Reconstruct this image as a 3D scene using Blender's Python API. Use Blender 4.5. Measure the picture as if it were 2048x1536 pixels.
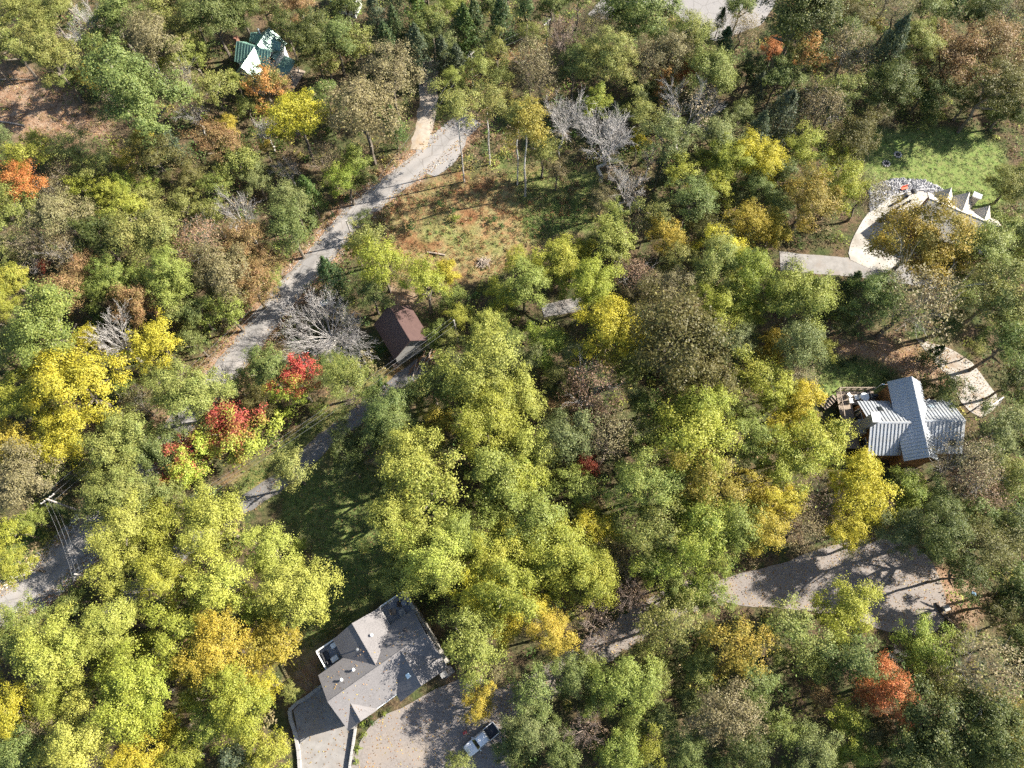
import bpy, bmesh, math, random
import numpy as np
from mathutils import Vector, Matrix

for o in list(bpy.data.objects):
    bpy.data.objects.remove(o)
SC = bpy.context.scene
COL = SC.collection
R = math.radians
rng = np.random.default_rng(11)
random.seed(5)

# ------------------------------------------------------------------ camera, sky, sun, exposure
CAM_H, FPX, TILT = 110.0, 1420.0, R(21.6)
cam_d = bpy.data.cameras.new('camera')
cam = bpy.data.objects.new('camera', cam_d)
COL.objects.link(cam)
cam.location = (0, 0, CAM_H)
cam.rotation_euler = (TILT, 0, 0)
cam_d.sensor_width = 36.0
cam_d.lens = 36.0 * FPX / 2048.0
cam_d.clip_end = 6000
SC.camera = cam

SUN_EL, SUN_AZ = R(35), R(15)          # azimuth measured from +X towards +Y
world = bpy.data.worlds.new('World')
SC.world = world
world.use_nodes = True
wn = world.node_tree
bg = wn.nodes['Background']
sky = wn.nodes.new('ShaderNodeTexSky')
sky.sky_type = 'NISHITA'
sky.sun_disc = False
sky.sun_elevation = SUN_EL
sky.sun_rotation = R(90) - SUN_AZ
wn.links.new(sky.outputs[0], bg.inputs[0])
bg.inputs[1].default_value = 0.075
sun_d = bpy.data.lights.new('sun', 'SUN')
sun_d.energy = 5.0
sun_d.angle = R(0.53)
sun_d.color = (1.0, 0.94, 0.84)
sun = bpy.data.objects.new('sun', sun_d)
COL.objects.link(sun)
sd = Vector((math.cos(SUN_EL) * math.cos(SUN_AZ), math.cos(SUN_EL) * math.sin(SUN_AZ), math.sin(SUN_EL)))
sun.rotation_euler = sd.to_track_quat('Z', 'Y').to_euler()
sun.location = sd * 200
vs = SC.view_settings
vs.view_transform = 'Standard'
vs.look = 'None'
vs.gamma = 1.0
vs.use_curve_mapping = False
vs.exposure = 1.6
cy = SC.cycles
cy.max_bounces = 3
cy.diffuse_bounces = 2
cy.glossy_bounces = 2
cy.transmission_bounces = 4
cy.transparent_max_bounces = 8
cy.caustics_reflective = False
cy.caustics_refractive = False
cy.use_denoising = False
cy.use_light_tree = False
SC.render.filter_size = 1.3

# ------------------------------------------------------------------ terrain and pixel-to-ground
def S(t):
    t = np.clip(t, 0, 1)
    return t * t * (3 - 2 * t)
def hgt(x, y):
    x = np.asarray(x, float); y = np.asarray(y, float)
    return 5.0 * S((-x + 0.35 * (y - 60) - 30) / 75) + 0.7 * np.sin(x / 21 + 1.0) * np.sin(y / 27) - 2.0 * S((x - 45) / 60) * S((40 - y) / 60)
CT, ST = math.cos(TILT), math.sin(TILT)
def U(px, py, dz=0.0):
    """ground point (plus dz above the ground) that stands at photo pixel px,py"""
    x = px - 1024.0; y = 768.0 - py
    Y = y * CT + FPX * ST
    Z = y * ST - FPX * CT
    z = dz
    for _ in range(8):
        k = (z - CAM_H) / Z
        z = float(hgt(x * k, Y * k)) + dz
    return Vector((x * k, Y * k, z))
def PJ(x, y, z):
    z = z - CAM_H
    yc = y * CT + z * ST
    zc = -y * ST + z * CT
    return 1024 + FPX * x / -zc, 768 - FPX * yc / -zc

# ------------------------------------------------------------------ materials
def new_mat(name):
    m = bpy.data.materials.new(name)
    m.use_nodes = True
    nt = m.node_tree
    nt.nodes.clear()
    out = nt.nodes.new('ShaderNodeOutputMaterial')
    return m, nt, out
def N(nt, t, **kw):
    n = nt.nodes.new(t)
    for k, v in kw.items():
        if k == 'inp':
            for a, b in v.items():
                n.inputs[a].default_value = b
        else:
            setattr(n, k, v)
    return n
def ramp(nt, fac, stops):
    r = N(nt, 'ShaderNodeValToRGB')
    cr = r.color_ramp
    while len(cr.elements) < len(stops):
        cr.elements.new(0.5)
    for e, (p, c) in zip(cr.elements, stops):
        e.position = p
        e.color = (*c, 1)
    nt.links.new(fac, r.inputs[0])
    return r.outputs[0]
def noise(nt, scale, detail=3, rough=0.6, coord='Object'):
    tc = N(nt, 'ShaderNodeTexCoord')
    n = N(nt, 'ShaderNodeTexNoise', inp={'Scale': scale, 'Detail': detail, 'Roughness': rough})
    nt.links.new(tc.outputs[coord], n.inputs['Vector'])
    return n.outputs[0]
def mixc(nt, fac, a, b, bt='MIX'):
    m = N(nt, 'ShaderNodeMix', data_type='RGBA', blend_type=bt)
    for s, v in ((m.inputs['Factor'], fac), (m.inputs[6], a), (m.inputs[7], b)):
        if isinstance(v, (int, float)):
            s.default_value = v
        elif isinstance(v, tuple):
            s.default_value = (*v, 1)
        else:
            nt.links.new(v, s)
    return m.outputs[2]
def bump(nt, hsock, dist, strength=1.0):
    b = N(nt, 'ShaderNodeBump', inp={'Strength': strength, 'Distance': dist})
    nt.links.new(hsock, b.inputs['Height'])
    return b.outputs[0]
def surf(name, c1, c2, scale=3.0, rough=0.8, metal=0.0, bmp=0.0, spec=0.3, detail=4, coord='Object', c3=None, scale3=0.3):
    """two-colour noisy surface with optional bump"""
    m, nt, out = new_mat(name)
    f = noise(nt, scale, detail, coord=coord)
    c = ramp(nt, f, [(0.32, c1), (0.68, c2)])
    if c3:
        f3 = noise(nt, scale3, 5, coord=coord)
        w = ramp(nt, f3, [(0.48, (0, 0, 0)), (0.66, (1, 1, 1))])
        c = mixc(nt, w, c, c3)
    p = N(nt, 'ShaderNodeBsdfPrincipled', inp={'Roughness': rough, 'Metallic': metal, 'Specular IOR Level': spec})
    nt.links.new(c, p.inputs['Base Color'])
    if bmp:
        nt.links.new(bump(nt, f, bmp), p.inputs['Normal'])
    nt.links.new(p.outputs[0], out.inputs[0])
    return m
def leaf_mat(name, lo=0.0, hi=1.0, cvw=0.6, transl=0.33):
    m, nt, out = new_mat(name)
    oi = N(nt, 'ShaderNodeObjectInfo')
    c2 = N(nt, 'ShaderNodeAttribute', attribute_type='OBJECT', attribute_name='col2')
    cv = N(nt, 'ShaderNodeAttribute', attribute_name='cv')
    lv = N(nt, 'ShaderNodeAttribute', attribute_name='lv')
    a = N(nt, 'ShaderNodeMath', operation='MULTIPLY', inp={1: cvw})
    nt.links.new(cv.outputs['Fac'], a.inputs[0])
    b = N(nt, 'ShaderNodeMath', operation='MULTIPLY_ADD', inp={1: 1 - cvw})
    nt.links.new(lv.outputs['Fac'], b.inputs[0]); nt.links.new(a.outputs[0], b.inputs[2])
    mr = N(nt, 'ShaderNodeMapRange', inp={1: lo, 2: hi})
    nt.links.new(b.outputs[0], mr.inputs[0])
    c = mixc(nt, mr.outputs[0], oi.outputs['Color'], c2.outputs['Color'])
    # scattered leaves that have turned further than the rest
    gt = N(nt, 'ShaderNodeMath', operation='GREATER_THAN', inp={1: 0.90})
    nt.links.new(lv.outputs['Fac'], gt.inputs[0])
    g2 = N(nt, 'ShaderNodeMath', operation='MULTIPLY', inp={1: 0.25})
    nt.links.new(gt.outputs[0], g2.inputs[0])
    c = mixc(nt, g2.outputs[0], c, (0.42, 0.36, 0.11))
    # leaf to leaf brightness
    br = N(nt, 'ShaderNodeMath', operation='MULTIPLY_ADD', inp={1: 0.5, 2: 0.75})
    nt.links.new(lv.outputs['Fac'], br.inputs[0])
    hv = N(nt, 'ShaderNodeHueSaturation')
    nt.links.new(br.outputs[0], hv.inputs['Value']); nt.links.new(c, hv.inputs['Color'])
    p = N(nt, 'ShaderNodeBsdfPrincipled', inp={'Roughness': 0.55, 'Specular IOR Level': 0.35})
    nt.links.new(hv.outputs[0], p.inputs['Base Color'])
    t = N(nt, 'ShaderNodeBsdfTranslucent')
    nt.links.new(hv.outputs[0], t.inputs[0])
    mx = N(nt, 'ShaderNodeMixShader', inp={0: transl})
    nt.links.new(p.outputs[0], mx.inputs[1]); nt.links.new(t.outputs[0], mx.inputs[2])
    nt.links.new(mx.outputs[0], out.inputs[0])
    return m
def vcol_leaf_mat(name):
    m, nt, out = new_mat(name)
    a = N(nt, 'ShaderNodeAttribute', attribute_name='col')
    p = N(nt, 'ShaderNodeBsdfPrincipled', inp={'Roughness': 0.6, 'Specular IOR Level': 0.25})
    t = N(nt, 'ShaderNodeBsdfTranslucent')
    mx = N(nt, 'ShaderNodeMixShader', inp={0: 0.3})
    nt.links.new(a.outputs['Color'], p.inputs['Base Color']); nt.links.new(a.outputs['Color'], t.inputs[0])
    nt.links.new(p.outputs[0], mx.inputs[1]); nt.links.new(t.outputs[0], mx.inputs[2])
    nt.links.new(mx.outputs[0], out.inputs[0])
    return m

M = {}
M['leaf'] = leaf_mat('autumn_leaf')
M['maple'] = leaf_mat('maple_leaf', 0.30, 0.66, 0.78)
M['under'] = vcol_leaf_mat('undergrowth_leaf')
M['bark'] = surf('grey_brown_bark', (0.10, 0.08, 0.06), (0.22, 0.19, 0.15), 6, 0.9, bmp=0.05)
M['palebark'] = surf('pale_bark', (0.34, 0.31, 0.27), (0.55, 0.52, 0.47), 5, 0.85, bmp=0.03)
M['twig'] = surf('bare_twig_bark', (0.27, 0.25, 0.23), (0.42, 0.395, 0.37), 4, 0.85)
M['twigdark'] = surf('brown_twig_bark', (0.17, 0.13, 0.105), (0.33, 0.26, 0.22), 4, 0.9)
M['asphalt'] = surf('weathered_asphalt', (0.20, 0.188, 0.178), (0.275, 0.26, 0.247), 9, 0.85, bmp=0.01, c3=(0.28, 0.258, 0.24), scale3=0.25)
def road_wear(m, amt=1.0):
    nt = m.node_tree
    p = [n for n in nt.nodes if n.type == 'BSDF_PRINCIPLED'][0]
    base = p.inputs['Base Color'].links[0].from_socket
    a = N(nt, 'ShaderNodeAttribute', attribute_name='across')
    nz = noise(nt, 0.5, 3)
    ad = N(nt, 'ShaderNodeMath', operation='MULTIPLY_ADD', inp={1: 0.16, 2: -0.08}); nt.links.new(nz, ad.inputs[0])
    sm = N(nt, 'ShaderNodeMath', operation='ADD'); nt.links.new(a.outputs['Fac'], sm.inputs[0]); nt.links.new(ad.outputs[0], sm.inputs[1])
    tr_ = ramp(nt, sm.outputs[0], [(0.05, (.80, .77, .72)), (0.22, (1.08, 1.07, 1.06)), (0.34, (1.02, 1.02, 1.02)), (0.50, (.88, .87, .86)), (0.66, (1.02, 1.02, 1.02)), (0.78, (1.08, 1.07, 1.06)), (0.95, (.80, .77, .72))])
    c = mixc(nt, amt, base, tr_, 'MULTIPLY')
    vo = N(nt, 'ShaderNodeTexVoronoi', feature='DISTANCE_TO_EDGE', inp={'Scale': 0.28})
    tc = N(nt, 'ShaderNodeTexCoord'); nt.links.new(tc.outputs['Object'], vo.inputs['Vector'])
    kk = 0.8 if amt > 0.9 else 0.25
    ck = ramp(nt, vo.outputs['Distance'], [(0.0, (.62, .60, .58)), (0.022, (1, 1, 1))])
    pt = ramp(nt, noise(nt, 0.12, 2), [(0.60, (1, 1, 1)), (0.615, (.86, .87, .88))])
    c = mixc(nt, 1.0, mixc(nt, kk, c, ck, 'MULTIPLY'), pt, 'MULTIPLY')
    nt.links.new(c, p.inputs['Base Color'])
M['lane'] = surf('dark_asphalt', (0.13, 0.128, 0.13), (0.19, 0.185, 0.183), 9, 0.85, bmp=0.01, c3=(0.16, 0.145, 0.125), scale3=0.3)
M['drive'] = surf('leaf_strewn_asphalt', (0.165, 0.145, 0.132), (0.24, 0.212, 0.193), 5, 0.9, bmp=0.01, c3=(0.235, 0.198, 0.165), scale3=0.22)
road_wear(M['asphalt']); road_wear(M['lane'], 0.7); road_wear(M['drive'], 0.8)
M['concrete'] = surf('pale_concrete', (0.33, 0.31, 0.28), (0.42, 0.395, 0.355), 1.2, 0.8, bmp=0.005, c3=(0.25, 0.225, 0.19), scale3=0.3)
road_wear(M['concrete'], 0.0)
M['padconc'] = surf('grey_concrete', (0.19, 0.178, 0.165), (0.26, 0.245, 0.23), 1.0, 0.8, c3=(0.22, 0.19, 0.165), scale3=0.35)
M['gravel'] = surf('pale_gravel', (0.25, 0.23, 0.20), (0.42, 0.39, 0.35), 5, 0.95, bmp=0.05, c3=(0.22, 0.16, 0.11), scale3=0.35)
M['dirtdrive'] = surf('packed_dirt', (0.27, 0.225, 0.18), (0.37, 0.32, 0.26), 1.4, 0.95, bmp=0.03, c3=(0.30, 0.23, 0.16), scale3=0.4)
M['rock'] = surf('pale_limestone', (0.30, 0.28, 0.26), (0.58, 0.55, 0.51), 2.5, 0.9, coord='Generated')
M['greyrock'] = surf('grey_riprap', (0.20, 0.20, 0.21), (0.48, 0.47, 0.47), 2.0, 0.9)
M['shingle'] = surf('asphalt_shingle', (0.125, 0.117, 0.115), (0.20, 0.187, 0.183), 7, 0.9, bmp=0.02, c3=(0.185, 0.172, 0.168), scale3=0.5)
M['white'] = surf('white_paint', (0.70, 0.70, 0.68), (0.80, 0.80, 0.78), 2, 0.5)
M['carwhite'] = surf('white_car_paint', (0.78, 0.78, 0.78), (0.82, 0.82, 0.82), 1, 0.25, spec=0.6)
M['galv'] = surf('galvanised_roof_metal', (0.40, 0.42, 0.44), (0.50, 0.52, 0.54), 1.6, 0.42, metal=0.35, spec=0.5, c3=(0.44, 0.43, 0.41), scale3=0.3)
M['greenroof'] = surf('green_roof_metal', (0.15, 0.27, 0.215), (0.20, 0.33, 0.27), 1.2, 0.36, metal=0.15, spec=0.8)
M['brownroof'] = surf('red_brown_roof_metal', (0.072, 0.043, 0.039), (0.088, 0.053, 0.047), 1.5, 0.5, metal=0.0, spec=0.3)
M['tanroof'] = surf('tan_shingle', (0.40, 0.365, 0.31), (0.50, 0.46, 0.39), 5, 0.85, bmp=0.02)
M['wood'] = surf('weathered_wood', (0.20, 0.15, 0.11), (0.34, 0.28, 0.22), 6, 0.85)
M['cedarwood'] = surf('stained_cedar', (0.20, 0.10, 0.045), (0.32, 0.17, 0.075), 5, 0.75)
M['darkwood'] = surf('dark_wood', (0.06, 0.045, 0.035), (0.12, 0.09, 0.07), 5, 0.85)
M['greywall'] = surf('grey_siding', (0.27, 0.26, 0.245), (0.34, 0.33, 0.31), 2, 0.8)
M['stone'] = surf('stone_veneer', (0.17, 0.155, 0.135), (0.42, 0.39, 0.34), 6, 0.9, bmp=0.06)
M['chimstone'] = surf('chimney_stone', (0.20, 0.195, 0.185), (0.46, 0.44, 0.41), 7, 0.9, bmp=0.05)
M['deckgrey'] = surf('grey_deck', (0.23, 0.235, 0.245), (0.31, 0.315, 0.33), 3, 0.8)
M['glass'] = surf('dark_glass', (0.015, 0.02, 0.02), (0.03, 0.035, 0.04), 1, 0.05, spec=0.9)
M['black'] = surf('black_rubber', (0.012, 0.012, 0.013), (0.03, 0.03, 0.032), 3, 0.6)
M['darkmetal'] = surf('dark_metal', (0.03, 0.03, 0.035), (0.07, 0.07, 0.075), 3, 0.4, metal=0.5)
M['chrome'] = surf('grey_metal', (0.35, 0.36, 0.37), (0.50, 0.51, 0.52), 3, 0.35, metal=0.7)
M['red'] = surf('red_plastic', (0.50, 0.06, 0.05), (0.60, 0.10, 0.08), 2, 0.5)
M['orange'] = surf('orange_plastic', (0.65, 0.12, 0.06), (0.72, 0.18, 0.10), 2, 0.5)
M['blue'] = surf('blue_plastic', (0.10, 0.25, 0.45), (0.16, 0.32, 0.52), 2, 0.5)
M['brick'] = surf('red_brown_brick', (0.16, 0.075, 0.05), (0.26, 0.13, 0.09), 4, 0.9)
M['poletimber'] = surf('silvered_pole_timber', (0.30, 0.27, 0.24), (0.46, 0.43, 0.39), 5, 0.85)
M['cable'] = surf('aluminium_cable', (0.26, 0.26, 0.26), (0.36, 0.36, 0.36), 4, 0.5, metal=0.4)
M['log'] = surf('fallen_log_wood', (0.26, 0.20, 0.15), (0.44, 0.37, 0.30), 5, 0.9)
M['sky_light'] = surf('skylight_glass', (0.45, 0.56, 0.60), (0.60, 0.70, 0.72), 1, 0.15, spec=0.8)

# ------------------------------------------------------------------ object helpers
def tag(o, label=None, cat=None, group=None, kind=None):
    if label: o['label'] = label
    if cat: o['category'] = cat
    if group: o['group'] = group
    if kind: o['kind'] = kind
    return o
def link(name, me, mat=None, parent=None):
    o = bpy.data.objects.new(name, me)
    COL.objects.link(o)
    if mat is not None and me is not None and len(me.materials) == 0:
        me.materials.append(mat)
    if parent is not None:
        o.parent = parent
    return o
def empty(name, loc, rz=0.0, label=None, cat=None, group=None):
    o = bpy.data.objects.new(name, None)
    COL.objects.link(o)
    o.empty_display_size = 0.3
    o.location = loc
    o.rotation_euler = (0, 0, rz)
    return tag(o, label, cat, group)
def pyd(name, V, F):
    me = bpy.data.meshes.new(name)
    me.from_pydata([tuple(v) for v in V], [], F)
    me.update()
    return me
class MB:
    """collects simple solids into one mesh"""
    def __init__(s): s.V = []; s.F = []
    def add(s, V, F):
        n = len(s.V)
        s.V += [tuple(v) for v in V]
        s.F += [tuple(i + n for i in f) for f in F]
        return s
    def box(s, c, d, rz=0.0):
        hx, hy, hz = d[0] / 2, d[1] / 2, d[2] / 2
        ca, sa = math.cos(rz), math.sin(rz)
        V = []
        for z in (-hz, hz):
            for x, y in ((-hx, -hy), (hx, -hy), (hx, hy), (-hx, hy)):
                V.append((c[0] + x * ca - y * sa, c[1] + x * sa + y * ca, c[2] + z))
        return s.add(V, [(3, 2, 1, 0), (4, 5, 6, 7), (0, 1, 5, 4), (1, 2, 6, 5), (2, 3, 7, 6), (3, 0, 4, 7)])
    def bar(s, a, b, r0, r1=None, n=6, cap=True):
        a = Vector(a); b = Vector(b); r1 = r0 if r1 is None else r1
        d = (b - a)
        if d.length < 1e-6: return s
        d.normalize()
        t = d.orthogonal().normalized(); q = d.cross(t)
        V = []
        for p, r in ((a, r0), (b, r1)):
            for i in range(n):
                an = 2 * math.pi * i / n
                V.append(p + (t * math.cos(an) + q * math.sin(an)) * r)
        F = [(i, (i + 1) % n, n + (i + 1) % n, n + i) for i in range(n)]
        if cap: F += [tuple(range(n - 1, -1, -1)), tuple(range(n, 2 * n))]
        return s.add(V, F)
    def tube(s, pts, rs, n=5):
        for i in range(len(pts) - 1):
            s.bar(pts[i], pts[i + 1], rs[i], rs[i + 1], n)
        return s
    def prism(s, poly, z0, z1):
        n = len(poly)
        V = [(x, y, z0) for x, y in poly] + [(x, y, z1) for x, y in poly]
        F = [tuple(range(n - 1, -1, -1)), tuple(range(n, 2 * n))] + [(i, (i + 1) % n, n + (i + 1) % n, n + i) for i in range(n)]
        return s.add(V, F)
    def slab(s, q, t):
        """quad q (4 points, counter-clockwise from above) thickened downwards by t along its normal"""
        q = [Vector(p) for p in q]
        nn = (q[1] - q[0]).cross(q[3] - q[0]).normalized()
        V = [p - nn * t for p in q] + q
        k = len(q)
        F = [tuple(range(k - 1, -1, -1)), tuple(range(k, 2 * k))] + [(i, (i + 1) % k, k + (i + 1) % k, k + i) for i in range(k)]
        return s.add(V, F)
    def build(s, name, mat, parent=None, bevel=0.0, smooth=False):
        me = pyd(name, s.V, s.F)
        bm = bmesh.new(); bm.from_mesh(me)
        bmesh.ops.recalc_face_normals(bm, faces=bm.faces)
        if bevel:
            bmesh.ops.bevel(bm, geom=list(bm.edges), offset=bevel, segments=1, affect='EDGES', clamp_overlap=True)
        bm.to_mesh(me); bm.free()
        if smooth:
            me.polygons.foreach_set('use_smooth', [True] * len(me.polygons))
        return link(name, me, mat, parent)

def quads_mesh(name, V, attrs=None):
    """V: (n,4,3) array of separate quads"""
    n = len(V)
    me = bpy.data.meshes.new(name)
    me.vertices.add(n * 4)
    me.vertices.foreach_set('co', np.asarray(V, np.float32).ravel())
    me.loops.add(n * 4)
    me.loops.foreach_set('vertex_index', np.arange(n * 4, dtype=np.int32))
    me.polygons.add(n)
    me.polygons.foreach_set('loop_start', np.arange(0, n * 4, 4, dtype=np.int32))
    for k, a in (attrs or {}).items():
        a = np.asarray(a, np.float32)
        if a.ndim == 1:
            at = me.attributes.new(k, 'FLOAT', 'FACE')
            at.data.foreach_set('value', a)
        else:
            at = me.attributes.new(k, 'FLOAT_COLOR', 'FACE')
            at.data.foreach_set('color', np.concatenate([a, np.ones((len(a), 1), np.float32)], 1).ravel())
    me.update()
    return me
def unit(a):
    return a / np.maximum(np.linalg.norm(a, axis=-1, keepdims=True), 1e-9)
def leaf_quads(P, Nn, size, asp=0.62, r=rng):
    """diamond leaves at P facing Nn, slightly creased"""
    n = len(P)
    t = unit(np.cross(Nn, unit(r.normal(size=(n, 3)))))
    b = np.cross(Nn, t)
    L = (size * r.uniform(0.5, 1.5, n))[:, None]
    W = L * asp
    crease = Nn * L * 0.12
    return np.stack([P - t * L / 2, P + b * W / 2 - crease, P + t * L / 2, P - b * W / 2 - crease], 1)

# ------------------------------------------------------------------ ground: one sheet, with soil and turf zones
def upoly(pts):
    return np.array([[*U(x, y)[:2]] for x, y in pts])
def sdist(P, poly):
    """signed distance, positive inside"""
    d = np.full(len(P), 1e9); ins = np.zeros(len(P), bool)
    n = len(poly)
    for i in range(n):
        a, b = poly[i], poly[(i + 1) % n]
        e = b - a
        t = np.clip(((P - a) @ e) / (e @ e + 1e-12), 0, 1)
        d = np.minimum(d, np.linalg.norm(P - a - t[:, None] * e, axis=1))
        c = (a[1] > P[:, 1]) != (b[1] > P[:, 1])
        xi = a[0] + (P[:, 1] - a[1]) * e[0] / (e[1] if abs(e[1]) > 1e-12 else 1e-12)
        ins ^= c & (P[:, 0] < xi)
    return np.where(ins, d, -d)
def ldist(P, line):
    d = np.full(len(P), 1e9)
    for a, b in zip(line[:-1], line[1:]):
        e = b - a
        t = np.clip(((P - a) @ e) / (e @ e + 1e-12), 0, 1)
        d = np.minimum(d, np.linalg.norm(P - a - t[:, None] * e, axis=1))
    return d
def spline(pts, step=1.0):
    P = [np.array(p, float) for p in pts]
    P = [2 * P[0] - P[1]] + P + [2 * P[-1] - P[-2]]
    out = []
    for i in range(1, len(P) - 2):
        n = max(2, int(np.linalg.norm(P[i + 1] - P[i]) / step))
        for k in range(n):
            t = k / n
            out.append(0.5 * (2 * P[i] + (P[i + 1] - P[i - 1]) * t + (2 * P[i - 1] - 5 * P[i] + 4 * P[i + 1] - P[i + 2]) * t * t + (3 * P[i] - P[i - 1] - 3 * P[i + 1] + P[i + 2]) * t ** 3))
    out.append(P[-2])
    return np.array(out)

ROAD = spline(upoly([(945, 236), (925, 254), (905, 272), (865, 307), (815, 347), (768, 383), (725, 417), (690, 452), (650, 500), (610, 545), (570, 590), (530, 640), (488, 697), (448, 745), (330, 885), (205, 1040), (140, 1108), (78, 1166), (-10, 1228), (-90, 1290)]))
DIRT = spline(upoly([(862, 120), (857, 165), (856, 215), (846, 262), (838, 300)]))
LANE = spline(upoly([(845, 730), (790, 772), (740, 812), (690, 850), (640, 890), (612, 916), (560, 962), (510, 995), (460, 1024), (380, 1085), (290, 1165), (180, 1260)]))
LOOP = spline(upoly([(1440, 1178), (1360, 1200), (1290, 1238), (1230, 1275), (1160, 1325), (1060, 1385), (960, 1425)]))
DRIVE2 = spline(upoly([(1560, 522), (1650, 530), (1720, 536), (1790, 545), (1880, 560)]))
DRIVE3 = spline(upoly([(1085, 622), (1110, 617), (1135, 612), (1165, 607)]))
POLY = {
    'lawn_tr': [(1728, 300), (1752, 258), (1850, 258), (1930, 255), (2010, 300), (2020, 400), (1975, 432), (1900, 392), (1830, 372), (1738, 376)],
    'clearing': [(762, 425), (795, 388), (880, 365), (1000, 345), (1100, 345), (1185, 375), (1195, 445), (1080, 490), (1010, 545), (900, 555), (800, 555), (765, 490)],
    'clear_green1': [(1040, 425), (1110, 395), (1190, 400), (1185, 455), (1060, 482)],
    'clear_green2': [(855, 440), (930, 462), (1000, 492), (935, 505), (860, 475)],
    'clear_shade': [(1000, 335), (1190, 345), (1200, 415), (1050, 415)],
    'lane_grass': [(425, 1015), (500, 940), (590, 870), (680, 812), (770, 752), (800, 758), (700, 830), (610, 895), (540, 965), (460, 1012)],
    'shade_lawn': [(560, 985), (640, 930), (760, 930), (800, 985), (800, 1150), (720, 1220), (625, 1300), (585, 1310), (600, 1200), (645, 1110), (560, 1050)],
    'house_lawn': [(1610, 752), (1660, 725), (1720, 712), (1800, 742), (1765, 775), (1650, 800)],
    'barn_yard': [(770, 575), (830, 585), (850, 615), (790, 620)],
    'barn_green': [(590, 705), (700, 690), (760, 700), (760, 770), (650, 760)],
    'slope_clear': [(-60, 130), (70, 135), (190, 225), (235, 250), (215, 275), (70, 275), (-60, 290)],
    'pole_clear': [(930, 120), (1010, 90), (1100, 70), (1090, 130), (1000, 165), (940, 175)],
    'metal_litter': [(1650, 690), (1760, 680), (1900, 700), (1900, 770), (1790, 745), (1690, 720)],
    'pad_litter': [(900, 1360), (1010, 1350), (1060, 1400), (1010, 1500), (930, 1420)],
    'mid_litter': [(690, 905), (800, 890), (790, 960), (680, 960)],
    'left_bank': [(60, 1130), (150, 1040), (110, 1010), (20, 1080), (-30, 1180)],
    'right_litter': [(1860, 1140), (1960, 1150), (1960, 1260), (1880, 1240)],
    'tan_litter': [(1890, 245), (2048, 240), (2060, 520), (1990, 520), (1990, 300)],
    'bottom_litter': [(560, 1290), (640, 1270), (640, 1380), (580, 1410)],
}
WP = {k: upoly(v) for k, v in POLY.items()}
PAVE = {
    'road_apron': [(828, 288), (868, 268), (905, 236), (935, 245), (930, 290), (905, 330), (872, 352), (842, 338)],
    'turning_circle': [(1425, 1168), (1480, 1146), (1560, 1128), (1640, 1098), (1720, 1078), (1790, 1082), (1850, 1108), (1882, 1170), (1893, 1220), (1872, 1262), (1800, 1268), (1720, 1245), (1640, 1226), (1560, 1216), (1480, 1212), (1430, 1196)],
    'parking_court': [(722, 1482), (752, 1440), (802, 1416), (850, 1390), (895, 1366), (960, 1356), (1010, 1400), (1012, 1480), (1000, 1570), (712, 1570)],
    'garage_pad': [(588, 1421), (640, 1377), (662, 1390), (700, 1452), (716, 1446), (709, 1480), (701, 1575), (607, 1575), (600, 1490)],
    'parking_lot': [(1175, 30), (1215, -8), (1300, -30), (1540, -30), (1530, 40), (1490, 62), (1430, 82), (1385, 60), (1340, 22), (1260, 6), (1215, 40)],
    'patio': [(1700, 492), (1715, 455), (1745, 418), (1775, 396), (1815, 384), (1858, 379), (1885, 395), (1910, 425), (1905, 470), (1800, 520), (1765, 545), (1700, 520)],
}
WPAVE = {k: upoly(v) for k, v in PAVE.items()}
GPATH = upoly([(1832, 676), (1868, 688), (1905, 700), (1945, 726), (1978, 770), (1998, 806), (1962, 834), (1922, 806), (1905, 765), (1872, 728)])
ROCKS = upoly([(1738, 372), (1790, 357), (1850, 361), (1902, 388), (1885, 394), (1832, 378), (1782, 391), (1750, 418), (1738, 425)])

def wob(P, s, seed):
    r = np.random.default_rng(seed)
    o = np.zeros(len(P))
    for k in range(6):
        a = r.uniform(0, 6.28); f = r.uniform(0.4, 1.6) / s
        o += np.sin((P[:, 0] * math.cos(a) + P[:, 1] * math.sin(a)) * f * 6.28 + r.uniform(0, 6.28))
    return o / 3.0
X0, X1, Y0, Y1, GS = -150, 150, -60, 175, 0.8
gx = np.arange(X0, X1 + GS, GS); gy = np.arange(Y0, Y1 + GS, GS)
GX, GY = np.meshgrid(gx, gy)
GP = np.stack([GX.ravel(), GY.ravel()], 1)
def zone(names, soft=1.2, wobble=1.2, seed=1):
    d = np.max([sdist(GP, WP[n]) for n in names], axis=0)
    return np.clip((d + wob(GP, 6, seed) * wobble) / soft * 0.5 + 0.5, 0, 1)
lawn = np.maximum(np.maximum(zone(['lawn_tr', 'house_lawn', 'clear_green1'], 1.0, 0.7, 3), 0.6 * zone(['lane_grass'], 1.0, 0.7, 13)), 0.75 * zone(['shade_lawn', 'barn_green', 'clear_green2', 'clear_shade', 'left_bank'], 1.8, 1.6, 4))
dry = zone(['clearing', 'pole_clear', 'lane_grass'], 2.0, 1.5, 5)
litter = np.maximum(zone(['slope_clear', 'barn_yard', 'metal_litter', 'pad_litter', 'right_litter', 'bottom_litter', 'mid_litter'], 1.6, 1.2, 6), np.clip(1.35 - (np.abs(ldist(GP, ROAD) - 2.2) + wob(GP, 5, 9) * 0.5) / 2.2, 0, 1))
nx, ny = len(gx), len(gy)
gz = hgt(GX, GY).ravel()
gv = np.concatenate([GP, gz[:, None]], 1)
ii = np.arange(nx * ny).reshape(ny, nx)
gf = np.stack([ii[:-1, :-1].ravel(), ii[:-1, 1:].ravel(), ii[1:, 1:].ravel(), ii[1:, :-1].ravel()], 1)
gme = bpy.data.meshes.new('ground')
BIG = 3000.0
edge = [ii[0, :], ii[:, -1], ii[-1, ::-1], ii[::-1, 0]]
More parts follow.
